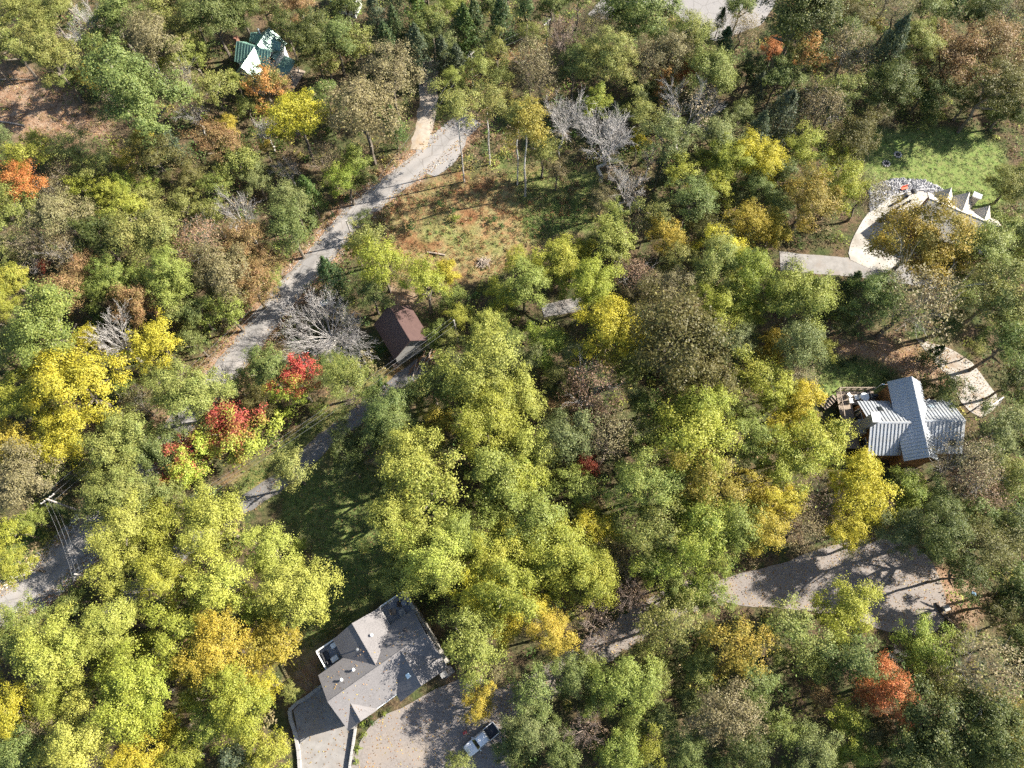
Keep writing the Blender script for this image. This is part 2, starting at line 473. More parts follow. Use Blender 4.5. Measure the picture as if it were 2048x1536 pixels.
ring = np.concatenate([e[:-1] for e in edge])
outer = gv[ring].copy()
ctr = np.array([(X0 + X1) / 2, (Y0 + Y1) / 2])
outer[:, :2] = ctr + (outer[:, :2] - ctr) * 18
allv = np.concatenate([gv, outer])
k = len(ring); on = len(gv)
rf = np.stack([ring, on + np.arange(k), on + (np.arange(k) + 1) % k, np.roll(ring, -1)], 1)
allf = np.concatenate([gf, rf])
gme.vertices.add(len(allv)); gme.vertices.foreach_set('co', allv.astype(np.float32).ravel())
gme.loops.add(allf.size); gme.loops.foreach_set('vertex_index', allf.astype(np.int32).ravel())
gme.polygons.add(len(allf)); gme.polygons.foreach_set('loop_start', np.arange(0, allf.size, 4, dtype=np.int32))
gme.polygons.foreach_set('use_smooth', np.ones(len(allf), bool))
za = np.zeros((len(allv), 4), np.float32); za[:, 3] = 1
za[:on, 0] = lawn; za[:on, 1] = dry; za[:on, 2] = litter
at = gme.attributes.new('zone', 'FLOAT_COLOR', 'POINT'); at.data.foreach_set('color', za.ravel())
gme.update(); gme.validate()
def ground_mat():
    m, nt, out = new_mat('forest_ground')
    a = N(nt, 'ShaderNodeAttribute', attribute_name='zone')
    sp = N(nt, 'ShaderNodeSeparateColor'); nt.links.new(a.outputs['Color'], sp.inputs[0])
    f1 = noise(nt, 2.2, 6, 0.7); f2 = noise(nt, 0.35, 5, 0.6); f3 = noise(nt, 6.0, 3, 0.7); f4 = noise(nt, 0.9, 4, 0.6)
    forest = mixc(nt, ramp(nt, f2, [(0.40, (0, 0, 0)), (0.62, (1, 1, 1))]), ramp(nt, f1, [(0.35, (0.05, 0.038, 0.024)), (0.66, (0.16, 0.11, 0.065))]), ramp(nt, f1, [(0.35, (0.035, 0.05, 0.018)), (0.66, (0.09, 0.10, 0.038))]))
    lit = mixc(nt, ramp(nt, f4, [(0.42, (0, 0, 0)), (0.62, (1, 1, 1))]), ramp(nt, f3, [(0.35, (0.15, 0.085, 0.05)), (0.62, (0.30, 0.185, 0.115))]), ramp(nt, f3, [(0.35, (0.22, 0.15, 0.10)), (0.62, (0.36, 0.26, 0.18))]))
    dryc = mixc(nt, ramp(nt, f4, [(0.40, (0, 0, 0)), (0.60, (1, 1, 1))]), ramp(nt, f1, [(0.35, (0.17, 0.095, 0.045)), (0.62, (0.30, 0.19, 0.09))]), ramp(nt, f1, [(0.35, (0.13, 0.13, 0.045)), (0.62, (0.28, 0.23, 0.11))]))
    lawnc = mixc(nt, ramp(nt, f4, [(0.40, (0, 0, 0)), (0.66, (1, 1, 1))]), ramp(nt, f1, [(0.35, (0.125, 0.18, 0.048)), (0.65, (0.17, 0.225, 0.062))]), ramp(nt, f1, [(0.35, (0.15, 0.175, 0.055)), (0.65, (0.22, 0.22, 0.085))]))
    dryc = mixc(nt, ramp(nt, noise(nt, 0.16, 4), [(0.54, (0, 0, 0)), (0.64, (1, 1, 1))]), dryc, ramp(nt, f1, [(0.35, (0.13, 0.06, 0.03)), (0.62, (0.23, 0.12, 0.055))]))
    c = mixc(nt, sp.outputs[2], forest, lit)
    c = mixc(nt, sp.outputs[1], c, dryc)
    c = mixc(nt, sp.outputs[0], c, lawnc)
    p = N(nt, 'ShaderNodeBsdfPrincipled', inp={'Roughness': 0.95, 'Specular IOR Level': 0.1})
    nt.links.new(c, p.inputs['Base Color'])
    nt.links.new(bump(nt, f1, 0.25, 0.8), p.inputs['Normal'])
    nt.links.new(p.outputs[0], out.inputs[0])
    return m
M['ground'] = ground_mat()
tag(link('ground', gme, M['ground']), kind='structure')

def ribbon(name, line, width, mat, dz=0.05, cols=5, rag=0.12):
    n = len(line)
    t = unit(np.gradient(line, axis=0)); nn = np.stack([-t[:, 1], t[:, 0]], 1)
    V = []; F = []
    r = np.random.default_rng(len(line))
    jl = r.normal(size=n) * rag; jr = r.normal(size=n) * rag
    for i in range(n):
        w = width if not callable(width) else width(i / (n - 1))
        for c in range(cols + 1):
            u = c / cols - 0.5
            off = u * w + (jl[i] if c == 0 else jr[i] if c == cols else 0)
            p = line[i] + nn[i] * off
            z = float(hgt(p[0], p[1])) + dz + 0.05 * (1 - (2 * u) ** 2)
            if c in (0, cols): z -= 0.07
            V.append((p[0], p[1], z))
    w1 = cols + 1
    for i in range(n - 1):
        for c in range(cols):
            F.append((i * w1 + c + 1, i * w1 + c, (i + 1) * w1 + c, (i + 1) * w1 + c + 1))
    me = pyd(name, V, F)
    at = me.attributes.new('across', 'FLOAT', 'POINT'); at.data.foreach_set('value', np.tile(np.linspace(0, 1, w1), n).astype(np.float32))
    me.polygons.foreach_set('use_smooth', [True] * len(F))
    return tag(link(name, me, mat), kind='structure')
def paved(name, poly, mat, dz=0.06, step=2.0):
    bm = bmesh.new()
    vs_ = []
    r = np.random.default_rng(len(poly))
    pp = spline(np.vstack([poly, poly[:1]]), 1.5)[:-1]
    for p in pp:
        q = p + r.normal(size=2) * 0.08
        vs_.append(bm.verts.new((q[0], q[1], 0)))
    bm.faces.new(vs_)
    for ax in (0, 1):
        a, b = poly[:, ax].min(), poly[:, ax].max()
        x = a + step
        while x < b:
            co = [0, 0, 0]; no = [0, 0, 0]; co[ax] = x; no[ax] = 1
            bmesh.ops.bisect_plane(bm, geom=list(bm.verts) + list(bm.edges) + list(bm.faces), plane_co=co, plane_no=no)
            x += step
    bmesh.ops.triangulate(bm, faces=bm.faces)
    for v in bm.verts:
        v.co.z = float(hgt(v.co.x, v.co.y)) + dz
    bmesh.ops.recalc_face_normals(bm, faces=bm.faces)
    me = bpy.data.meshes.new(name); bm.to_mesh(me); bm.free()
    at = me.attributes.new('across', 'FLOAT', 'POINT'); at.data.foreach_set('value', np.full(len(me.vertices), 0.34, np.float32))
    if me.polygons[0].normal.z < 0:
        me.flip_normals()
    return tag(link(name, me, mat), kind='structure')
ribbon('road', ROAD, 5.1, M['asphalt'])
ribbon('dirt_drive', DIRT, 4.2, M['dirtdrive'], dz=0.03, rag=0.2)
ribbon('lane', LANE, 3.3, M['lane'])
ribbon('loop_drive', LOOP, 5.2, M['drive'], dz=0.03, rag=0.25)
ribbon('house_drive', DRIVE2, 4.6, M['padconc'], dz=0.03)
ribbon('back_drive', DRIVE3, 3.0, M['padconc'], dz=0.03, rag=0.2)
paved('road_apron', WPAVE['road_apron'], M['asphalt'], dz=0.035)
paved('turning_circle', WPAVE['turning_circle'], M['drive'], dz=0.075)
paved('parking_court', WPAVE['parking_court'], M['drive'], dz=0.09)
paved('garage_pad', WPAVE['garage_pad'], M['padconc'], dz=0.06)
paved('parking_lot', WPAVE['parking_lot'], M['asphalt'], dz=0.06)
paved('patio', WPAVE['patio'], M['concrete'], dz=0.10)
paved('gravel_path', GPATH, M['gravel'], dz=0.06)

# ------------------------------------------------------------------ tree prototypes (meshes shared by the copies)
def crown_mesh(name, seed, lobes=16, clumps=11, per=34, leaf=0.052, flat=0.9, bz=1.0, gappy=0.0, maple=None, ragged=1.0):
    """leaf sprays at the ends of limbs: uneven dome with gaps, long and short sprays"""
    r = np.random.default_rng(seed)
    L = [(np.array([0, 0, 0.15 * bz]), 0.42, 1.0)]
    ph = r.uniform(0, 6.283, 3)
    for i in range(lobes):
        a = 2.39996 * i + r.uniform(-0.5, 0.5)
        u = (i + 0.5) / lobes
        el = math.asin(min(1.0, max(-0.35, 1.0 - 1.32 * u))) + r.uniform(-0.18, 0.18)
        bulge = 1 + ragged * (0.16 * math.sin(2 * a + ph[0]) + 0.12 * math.sin(3 * a + ph[1]))
        rad = r.uniform(0.46, 0.84) * bulge
        c = np.array([rad * math.cos(el) * math.cos(a), rad * math.cos(el) * math.sin(a), rad * math.sin(el) * bz])
        L.append((c, r.uniform(0.17, 0.36), r.uniform(1.0, 1.6)))
    P = []; Nn = []; cvs = []; lvs = []
    for c, lr, el in L:
        nc = max(5, int(clumps * (lr / 0.27) ** 1.7))
        d = unit(r.normal(size=(nc, 3)))
        d[:, 2] = np.where(d[:, 2] < -0.25, -d[:, 2] * 0.6, d[:, 2])
        out = unit(c + 1e-6)
        dd = d + np.outer(d @ out, out) * (el - 1)
        cc = c + dd * lr * r.uniform(0.4, 1.12, (nc, 1)) * np.array([1, 1, flat * bz])
        lobe_v = r.uniform(-0.22, 0.22)
        for q, dn in zip(cc, d):
            if r.random() < gappy: continue
            n = max(5, int(per * r.uniform(0.45, 1.5)))
            cr = r.uniform(0.07, 0.16)
            o = r.normal(size=(n, 3)) * 0.6
            o[:, 2] *= 0.62
            p = q + o * cr
            nn = unit(0.65 * dn + 0.5 * unit(q + 1e-6) + 0.3 * unit(o) + 0.6 * r.normal(size=(n, 3)) + np.array([0, 0, 0.4]))
            P.append(p); Nn.append(nn)
            cvs.append(np.full(n, np.clip(r.normal(0.5 + lobe_v, 0.22), 0, 1)))
            lvs.append(r.uniform(0, 1, n))
    P = np.concatenate(P); Nn = np.concatenate(Nn); cv = np.concatenate(cvs); lv = np.concatenate(lvs)
    if maple is not None:
        cv = np.clip(0.5 - (P @ np.array(maple[:3]) - maple[3]) * 0.75 + (cv - 0.5) * 1.0, 0, 1)
    return quads_mesh(name, leaf_quads(P, Nn, leaf, r=r), {'cv': cv, 'lv': lv})
def sparse_mesh(name, seed, n_cl, per, leaf, bz=1.0):
    r = np.random.default_rng(seed)
    d = unit(r.normal(size=(n_cl, 3))); d[:, 2] = np.where(d[:, 2] < -0.5, -d[:, 2], d[:, 2])
    lump = 1 + 0.16 * np.sin(d[:, 0] * 5 + seed) * np.cos(d[:, 1] * 6 + seed * 2)
    q = d * (r.uniform(0.25, 1.0, n_cl) ** 0.45 * lump)[:, None] * np.array([1, 1, bz])
    P = np.repeat(q, per, 0) + r.normal(size=(n_cl * per, 3)) * 0.055
    Nn = unit(np.repeat(d, per, 0) + 0.9 * r.normal(size=(n_cl * per, 3)) + np.array([0, 0, 0.4]))
    return quads_mesh(name, leaf_quads(P, Nn, leaf, r=r), {'cv': np.repeat(r.uniform(0, 1, n_cl), per), 'lv': r.uniform(0, 1, n_cl * per)})
def cedar_mesh(name, seed, n=5200, bz=1.5):
    r = np.random.default_rng(seed)
    nb = 150
    t = r.uniform(0, 1, nb) ** 0.8
    a = r.uniform(0, 6.283, nb)
    prof = (1 - t) ** 0.62 * (0.75 + 0.25 * r.uniform(0, 1, nb)) * (1 + 0.12 * np.sin(a * 3 + seed))
    bz0 = (t * 2 - 1) * bz
    k = n // nb
    s = r.uniform(0.35, 1.05, (nb, k))
    rad = prof[:, None] * s * 0.95
    aa = a[:, None] + r.normal(size=(nb, k)) * 0.16 / np.maximum(s, 0.3)
    zz = bz0[:, None] + rad * 0.35 + r.normal(size=(nb, k)) * 0.07
    P = np.stack([rad * np.cos(aa), rad * np.sin(aa), zz], -1).reshape(-1, 3)
    out = np.stack([np.cos(aa), np.sin(aa), np.full_like(aa, 0.55)], -1).reshape(-1, 3)
    Nn = unit(out + 0.7 * r.normal(size=P.shape))
    return quads_mesh(name, leaf_quads(P, Nn, 0.085, 0.42, r=r), {'cv': np.repeat(r.uniform(0, 1, nb), k), 'lv': r.uniform(0, 1, nb * k)})
def branch_mesh(name, seed, limbs=6, lean=0.75, rad=0.055, depth=4, flat=1.0):
    """bare limbs and twigs, crown centre at the origin, unit crown radius"""
    r = random.Random(seed)
    V = []; F = []
    def seg(a, b, r0, r1):
        d = (b - a)
        if d.length < 1e-5: return
        d.normalize(); t = d.orthogonal().normalized(); q = d.cross(t)
        n = len(V); m = 4 if r0 > 0.02 else 3
        for p, rr in ((a, r0), (b, r1)):
            for i in range(m):
                an = 6.283 * i / m
                V.append(p + (t * math.cos(an) + q * math.sin(an)) * rr)
        for i in range(m):
            F.append((n + i, n + (i + 1) % m, n + m + (i + 1) % m, n + m + i))
    def grow(p, d, ln, rr, lev):
        k = 4 if lev > 1 else 3 if lev else 2
        wv = 0.07 if lev > 1 else 0.13
        for i in range(k):
            d2 = (d + Vector((r.gauss(0, wv), r.gauss(0, wv), r.gauss(0, wv) + 0.02))).normalized()
            e = p + d2 * ln / k
            seg(p, e, max(rr, 0.0034), max(rr * 0.80, 0.0028))
            rr *= 0.80; p = e; d = d2
            if lev > 0 and (i > 0 or lev < 3):
                for j in range(2):
                    ax = d.orthogonal().normalized()
                    ax.rotate(Matrix.Rotation(r.uniform(0, 6.283), 3, d).to_quaternion())
                    d3 = (d + ax * r.uniform(0.35, 0.75)).normalized()
                    grow(p, d3, ln * r.uniform(0.38, 0.62), rr * r.uniform(0.45, 0.62), lev - 1)
        return
    base = Vector((0, 0, -0.95))
    for i in range(limbs):
        a = 6.283 * (i + r.uniform(-0.3, 0.3)) / limbs
        l = lean * r.uniform(0.55, 1.25)
        d = Vector((math.cos(a) * l, math.sin(a) * l, 1.0)).normalized()
        grow(base + Vector((0, 0, r.uniform(0, 0.25))), d, r.uniform(1.0, 1.7), rad, depth - 1)
    # fit the twig dome to the unit crown
    hr = sorted(math.hypot(v.x, v.y) for v in V)[int(len(V) * .97)]
    zt = sorted(v.z for v in V)[int(len(V) * .98)]
    V = [Vector((v.x / hr, v.y / hr, -0.95 + (v.z + 0.95) * 1.9 / (zt + 0.95) * flat)) for v in V]
    return pyd(name, V, F)
def trunk_mesh(name, seed, limbs=6):
    """unit height trunk: z=1 is the crown centre; x,y in crown radii"""
    r = random.Random(seed)
    mb = MB()
    pts = [Vector((0, 0, -0.06))]
    for i in range(1, 6):
        pts.append(Vector((r.gauss(0, .03) * i * 0.6, r.gauss(0, .03) * i * 0.6, i / 5)))
    rs = [0.085, 0.065, 0.058, 0.05, 0.042, 0.028]
    mb.tube(pts, rs, 7)
    for i in range(limbs):
        a = 6.283 * (i + r.uniform(-.3, .3)) / limbs
        z0 = r.uniform(0.55, 0.92)
        p0 = Vector((pts[3].x, pts[3].y, z0))
        rr = r.uniform(0.4, 0.72)
        p1 = Vector((math.cos(a) * rr * 0.5, math.sin(a) * rr * 0.5, z0 + 0.14))
        p2 = Vector((math.cos(a) * rr, math.sin(a) * rr, z0 + r.uniform(0.18, 0.38)))
        mb.tube([p0, p1, p2], [0.034, 0.024, 0.010], 5)
    return pyd(name, mb.V, mb.F)

PR = {
    'round': [crown_mesh('crown', 100 + i, lobes=15 + 2 * (i % 3), clumps=14, per=52, leaf=0.046) for i in range(8)],
    'big': [crown_mesh('crown', 150 + i, lobes=20, clumps=15, per=78, leaf=0.036) for i in range(5)],
    'loose': [crown_mesh('crown', 200 + i, lobes=18, clumps=12, per=36, leaf=0.047, gappy=0.15, bz=1.05, ragged=1.4) for i in range(5)],
    'tall': [crown_mesh('crown', 300 + i, lobes=18, clumps=11, per=32, bz=1.45) for i in range(3)],
    'fine': [crown_mesh('crown', 400 + i, lobes=20, clumps=14, per=46, leaf=0.040, ragged=0.8) for i in range(4)],
    'thin': [sparse_mesh('crown', 500 + i, 520, 7, 0.046) for i in range(3)],
    'wisp': [sparse_mesh('crown', 520 + i, 150, 5, 0.046) for i in range(2)],
    'cedar': [cedar_mesh('crown', 600 + i) for i in range(3)],
    'shrub': [crown_mesh('crown', 700 + i, lobes=9, clumps=7, per=14, leaf=0.13, bz=0.8) for i in range(3)],
    'maple': [crown_mesh('crown', 800, lobes=18, clumps=14, per=46, leaf=0.046, maple=(-0.55, 0.75, 0.15, -0.06)),
              crown_mesh('crown', 801, lobes=18, clumps=14, per=46, leaf=0.046, maple=(-0.95, 0.45, 0.10, 0.06)),
              crown_mesh('crown', 802, lobes=18, clumps=14, per=46, leaf=0.046, bz=1.2, maple=(-0.10, 1.05, 0.15, -0.16))],
    'patchy': [crown_mesh('crown', 820 + i, lobes=16, clumps=12, per=38, leaf=0.050, maple=(-0.2, 0.5, 0.7, 0.2)) for i in range(2)],
}
BRANCH = {
    'bare': [branch_mesh('branches', 900 + i, limbs=6, rad=0.042) for i in range(3)],
    'wide': [branch_mesh('branches', 920, limbs=22, lean=1.7, rad=0.030, depth=4, flat=0.75)],
    'vase': [branch_mesh('branches', 930 + i, limbs=9, lean=0.50, rad=0.034) for i in range(2)],
    'inner': [branch_mesh('branches', 940 + i, limbs=7, rad=0.012, depth=3) for i in range(2)],
}
TRUNK = [trunk_mesh('trunk', 50 + i) for i in range(5)]
POLE_TRUNK = [trunk_mesh('trunk', 70 + i, 0) for i in range(2)]

# code: (colour one, colour two, crown kind, words, tree noun)
SP = {
    'YP': ((.46, .45, .09), (.28, .32, .058), 'round', 'pale yellow-green', 'poplar'),
    'YG': ((.41, .40, .055), (.23, .27, .04), 'round', 'yellow-green', 'tree'),
    'YY': ((.56, .46, .04), (.34, .33, .04), 'round', 'bright yellow', 'tree'),
    'GD': ((.50, .36, .045), (.29, .26, .04), 'round', 'golden', 'tree'),
    'GY': ((.31, .335, .07), (.18, .23, .045), 'round', 'light green', 'tree'),
    'GR': ((.15, .20, .045), (.26, .275, .06), 'round', 'mid-green', 'tree'),
    'BG': ((.17, .25, .038), (.31, .325, .05), 'round', 'vivid green', 'tree'),
    'DG': ((.072, .098, .025), (.13, .15, .036), 'round', 'dark green', 'tree'),
    'OL': ((.205, .235, .065), (.125, .175, .048), 'round', 'olive', 'oak'),
    'OD': ((.15, .125, .035), (.10, .105, .03), 'fine', 'dark olive', 'oak'),
    'OY': ((.32, .305, .085), (.185, .23, .055), 'loose', 'olive-yellow', 'oak'),
    'OG': ((.38, .28, .04), (.19, .19, .04), 'round', 'golden-olive', 'tree'),
    'TN': ((.30, .235, .125), (.20, .18, .085), 'thinb', 'tan thinly leaved', 'tree'),
    'TD': ((.27, .215, .115), (.19, .175, .075), 'fine', 'tan', 'oak'),
    'RB': ((.33, .175, .085), (.23, .185, .07), 'fine', 'russet', 'tree'),
    'PK': ((.33, .19, .13), (.24, .17, .10), 'thinb', 'pinkish brown', 'tree'),
    'OR': ((.52, .15, .05), (.38, .19, .055), 'fine', 'orange', 'tree'),
    'OP': ((.46, .22, .07), (.22, .23, .06), 'patchy', 'orange-topped green', 'tree'),
    'RD': ((.40, .06, .05), (.28, .10, .05), 'fine', 'red', 'sapling'),
    'SG': ((.225, .245, .090), (.145, .18, .058), 'fine', 'sage green', 'tree'),
    'CD': ((.055, .10, .034), (.10, .14, .050), 'cedar', 'dark conical', 'cedar'),
    'CS': ((.12, .15, .085), (.075, .10, .055), 'cedar', 'grey-green', 'cedar'),
    'CG': ((.10, .155, .030), (.06, .11, .028), 'cedar', 'bright green', 'cedar'),
    'BR': ((.33, .25, .15), (.25, .2, .12), 'bare', 'bare grey', 'tree'),
    'BV': ((.33, .25, .15), (.25, .2, .12), 'vase', 'bare pale upright', 'tree'),
    'BB': ((.26, .17, .11), (.20, .15, .10), 'bbrown', 'bare brown', 'tree'),
    'SH': ((.10, .17, .035), (.06, .11, .03), 'shrub', 'rounded green', 'shrub'),
    'SD': ((.035, .065, .022), (.055, .09, .028), 'shrub', 'dark green clipped', 'shrub'),
    'SY': ((.30, .33, .05), (.17, .24, .04), 'shrub', 'yellow-green', 'shrub'),
    'ST': ((.28, .22, .11), (.20, .19, .07), 'shrub', 'tan', 'shrub'),
}
# x y radius code [crown-centre height in metres]   (photo pixels of the crown centre)
TREES = """
35 25 44 OY|100 32 44 OY|22 92 42 OY|95 112 52 OY 11|178 68 46 BR|232 48 50 OL|302 78 50 TD|258 18 36 OL|330 30 40 OY|378 18 38 OD|425 38 50 OL|478 18 42 DG
352 120 36 OY|326 142 24 YG|182 152 30 OG|270 200 74 OL|392 122 32 GY|428 182 42 OY|472 162 22 GY|232 188 28 TN|290 288 27 GD|76 286 32 YG|50 322 40 YG|140 302 42 OY|192 332 36 OY
130 342 30 TN|45 370 46 OR|6 278 26 SG|28 422 50 GR|106 382 28 TN|122 440 52 TD|192 472 46 DG|255 422 44 YG|216 390 30 YG|256 370 28 BG|292 410 36 OY|298 376 24 BG|336 284 32 CS|308 314 42 OD
430 290 44 RB|386 226 32 BR|456 250 22 GD|380 360 36 OD|432 376 32 GR|478 430 48 BR|350 450 22 CS|302 480 56 OY|402 490 50 PK|492 488 46 RB|192 430 14 RD|60 482 42 TN|14 505 32 OY
528 172 48 OP 7|562 172 24 RB|600 12 38 RB|526 10 32 OD|572 58 32 DG|622 78 44 DG|668 76 42 OL 9|716 96 36 OY|694 14 32 DG|752 36 34 CS|792 62 34 CD|774 92 34 CD|836 28 36 CG|862 46 36 GR|884 80 34 SG|930 68 40 CG|950 58 36 CD|1002 48 36 CD|985 12 34 OL
836 106 38 CS|842 72 30 CD|886 118 30 CS|914 126 26 CS|780 150 54 TD|722 228 72 TD|652 196 32 OL|786 250 32 CG|596 242 56 YY|532 264 30 BR|530 296 18 GD|908 160 27 GY|914 216 40 OY 19|974 214 42 OY 15|578 342 30 BR|654 322 36 TN|620 392 32 CG|582 402 42 SG|580 458 48 OL
726 442 22 DG|742 484 44 OY|712 500 24 YG|1050 20 32 CD|1102 14 32 OL|1064 76 30 OY|1130 78 42 BB|1182 58 36 TN|1272 44 70 OL 8|1382 78 50 OY|1212 124 48 OY|1150 132 36 OL|1060 122 40 TN|1078 160 36 TN|1290 132 42 TD|1342 112 44 TD|1426 150 52 OY|1374 142 32 OR|1326 176 34 OP|1278 182 32 DG|1190 210 32 BG|1226 232 24 CS
1482 14 28 OL|1440 44 18 CD|1482 62 32 TN|1442 104 36 CD|1500 142 34 DG|1128 236 50 BV 15|1114 344 28 TD|1054 256 46 OG 18|1036 232 34 OY 18|1214 290 56 BV 10|1276 286 22 YY|1300 320 24 BR|1254 376 42 BR|1204 402 28 TD|1334 282 50 SG|1376 232 62 BR|1422 190 34 BR|1432 280 46 SG|1480 230 32 OL|1512 182 28 CS|1512 270 36 CS
1450 322 44 YG|1512 322 46 YY|1368 346 40 YG|1382 402 46 OL|1320 340 28 CS|1430 376 36 YG|1486 400 28 SG|1316 430 42 OY|1332 472 40 GD|1290 458 30 TN|1222 490 44 GY|1162 504 30 YG|1112 516 44 YG|1420 470 42 OD|1490 450 44 GD|1442 502 44 YY
1600 34 72 DG|1702 40 38 OD|1742 54 20 GD|1692 72 36 OL|1792 24 36 TN|1852 20 38 OL|1902 14 34 CD|1962 30 42 DG|2022 30 42 TN|1546 104 26 OR|1606 114 48 OP 9|1560 152 36 OL|1694 106 42 TN|1770 110 48 CS|1830 92 46 OY|1898 128 62 RB 8|1850 186 46 DG 5.5|1782 172 48 DG|1990 92 52 RB|1984 182 52 OD|2034 162 42 TD|2008 226 44 DG 4.5|1934 206 38 DG 4.5
1682 190 44 OY|1644 222 42 TN|1562 232 42 CS|1710 282 46 OD|1606 300 40 YP|1672 312 38 YG|1684 378 50 YG|1620 402 56 OG|1732 392 42 TN|1560 350 36 DG|1546 462 36 GD|1830 492 72 OG 11|1958 496 62 OY 11|2022 374 46 OY 5|1760 238 28 TD 3|1852 236 26 OL 3|2044 470 40 OL
20 560 36 YG|62 530 26 BR|86 532 16 RD|127 592 48 RB|8 612 32 YG|92 652 72 GR|172 540 38 RB|232 560 48 GR|336 556 52 GY|280 606 46 RB|346 604 40 OY|446 546 60 TD|502 574 46 RB|456 622 42 GY|392 622 38 OL|28 692 48 OY|230 680 54 BR|318 690 54 YY|386 682 32 OL
158 776 80 YY|52 802 54 YG|30 882 48 GD|132 872 58 YY|252 772 28 GR|378 792 64 OY|250 886 62 OY|48 952 62 TD|234 988 54 OY|440 744 32 BR|332 1000 40 OY
532 520 32 RB|542 562 28 GY|660 550 40 CD|650 652 94 BW 6.5|742 588 38 OL|762 530 50 YG|850 568 50 YG|892 546 30 YY|690 756 46 GR|532 740 44 OL|738 722 30 ST 2|868 674 28 GR 2.5|920 636 26 YG|978 660 38 YP|708 802 22 BB|580 942 46 OY 8
690 880 42 DG|702 932 38 DG|780 832 52 OL|862 772 50 GR|962 746 72 YP|872 850 40 GD|828 932 70 YP 11|972 846 66 YG|992 952 62 GY|872 982 74 YP|948 800 32 BG|832 800 34 GR|1010 690 36 GR
1050 572 48 GY|1122 540 42 YG|1180 570 50 YG|1266 556 40 PK|1332 580 48 TD|1430 542 54 OY 10|1500 562 52 BG|1440 612 48 YG|1218 662 62 YY|1348 676 86 OD|1462 682 42 SG|1482 626 42 YG|1092 690 40 BG|1062 722 36 SG|1184 782 54 PK|1250 736 40 GY|1400 762 60 OD|1270 792 28 SG|1050 802 50 YP|1122 822 34 RB|1398 818 60 YG|1390 892 70 YG|1402 962 68 OG|1132 872 54 SG|1216 876 52 TN|1172 932 26 RD|1062 902 52 YP|1040 962 52 YG|1150 972 46 GY|1290 972 62 GR|1512 750 48 YG|1500 882 48 GY|1512 980 48 GD|1300 820 40 GR
1594 602 64 GY|1600 692 50 SG|1546 692 36 GD|1632 702 32 YG|1752 600 58 OL 11|1822 612 74 TN 11|1984 602 70 OY 11|2014 692 56 OL|2034 762 42 DG|1690 580 36 CD|1680 642 38 DG|1862 710 25 CG 2.2|1890 780 46 MG 4|1992 862 54 SG|1596 762 36 TN|1562 790 48 YG|1602 802 46 YY|1624 886 60 YG|1560 862 46 YY|1570 932 52 YG|1712 956 52 YY|1732 1010 50 YY|1812 982 40 BG|1922 932 56 TN|1950 982 46 PK|2012 962 46 GR|1560 1002 42 YY|1640 1012 46 BB
20 1060 40 YG|66 1042 32 GY|30 1132 42 YG|252 1062 58 YP|332 1052 52 YG|432 1052 62 YP|232 1150 52 YP|332 1142 56 YG|442 1172 62 YP|222 1246 60 YP|42 1262 58 GR|106 1312 68 YP|276 1386 72 YG|362 1262 56 YG|432 1302 62 GD|472 1402 64 YG|112 1402 48 YG|30 1402 50 YY|172 1472 64 YP|420 1462 48 BG|472 1512 42 CS|50 1502 50 OL|282 1522 48 YY|370 1520 46 YG|150 1200 34 GR 4
540 1102 50 YP|598 1186 64 YP|546 1292 52 GD|530 1372 42 YY|540 1502 48 YG|530 1442 26 ST 2|786 1052 60 YP 11|862 1112 70 YP 11|932 1072 62 GY|992 1112 62 YG|1012 1182 60 YG 12|958 1186 48 YY 11|940 1288 58 GY 11|960 1404 38 GD 4.5|918 1524 28 OY 2|1024 1488 40 OL 3|990 1342 32 TD|800 1150 46 GR
1062 1052 64 GY|1112 1102 66 YG|1190 1052 44 YY|1042 1152 54 YG|1052 1212 48 YY|1176 1152 58 YG|1104 1266 44 GD 10|1302 1062 62 GR|1402 1062 64 BG|1472 1052 52 GY|1322 1122 52 BG|1432 1112 44 BG|1522 1062 50 GD|1262 1190 40 BB|1190 1252 50 BB|1336 1250 54 OY|1422 1192 46 GR|1472 1292 62 OG|1250 1362 56 GY|1312 1352 42 GR|1066 1382 52 OL|1062 1452 48 SG|1172 1462 46 BB|1440 1426 64 TD|1302 1492 42 YG|1240 1502 46 GY|1372 1492 42 OL|1492 1492 48 DG|1512 1362 42 OL|1120 1500 42 OL|1400 1340 44 GR
1592 1252 60 OY|1692 1222 58 YG|1702 1312 52 OL|1620 1332 38 GR|1840 1292 54 BG|1792 1312 22 BR|1960 1342 72 TN|1882 1372 42 OY|1772 1382 56 OR|1636 1396 28 RB|1686 1442 42 YG|1622 1492 52 SG|1562 1452 42 GR|1746 1462 38 OD|1852 1442 72 DG|1962 1452 76 DG|2022 1432 46 OG|1832 1512 62 DG|1952 1522 56 DG|2032 1512 42 OG|1602 1062 42 TN|1692 1062 42 YY|1802 1062 44 SG 9|1882 1072 56 DG 12|1962 1092 62 OD|2032 1062 48 DG|2034 1182 52 DG|1992 1212 46 OD|2044 1292 44 DG|1962 1032 46 OL|1925 1150 42 DG 9
665 430 9 SD|694 396 12 SH|1710 718 11 SD|1778 755 13 SD|742 1440 11 SH|728 1470 8 SY|768 1428 7 SY|716 1500 10 SY|1686 730 12 SD|725 1448 7 SY|712 1522 9 SY|760 700 20 SH|880 408 11 SH|905 420 10 SH|820 455 12 SH|985 440 11 SH|1002 452 9 SH|910 437 12 SY
310 905 46 OL|200 1010 44 OY|290 985 42 OL|350 870 40 OL|1388 1180 42 BG|1372 1200 36 GR|1330 1212 32 OY|1345 1168 36 GR|1140 1350 42 OL|1182 1332 36 GR|1290 1310 36 OY|760 770 22 SH|722 738 20 ST|800 700 18 SY|905 600 30 GR 3|1000 590 32 YG|1030 520 28 YG|905 740 34 SG|1000 640 26 GR 3|620 730 24 OL 2|520 800 34 OD|470 770 30 OL|760 880 36 DG|640 820 24 GR 2
"""
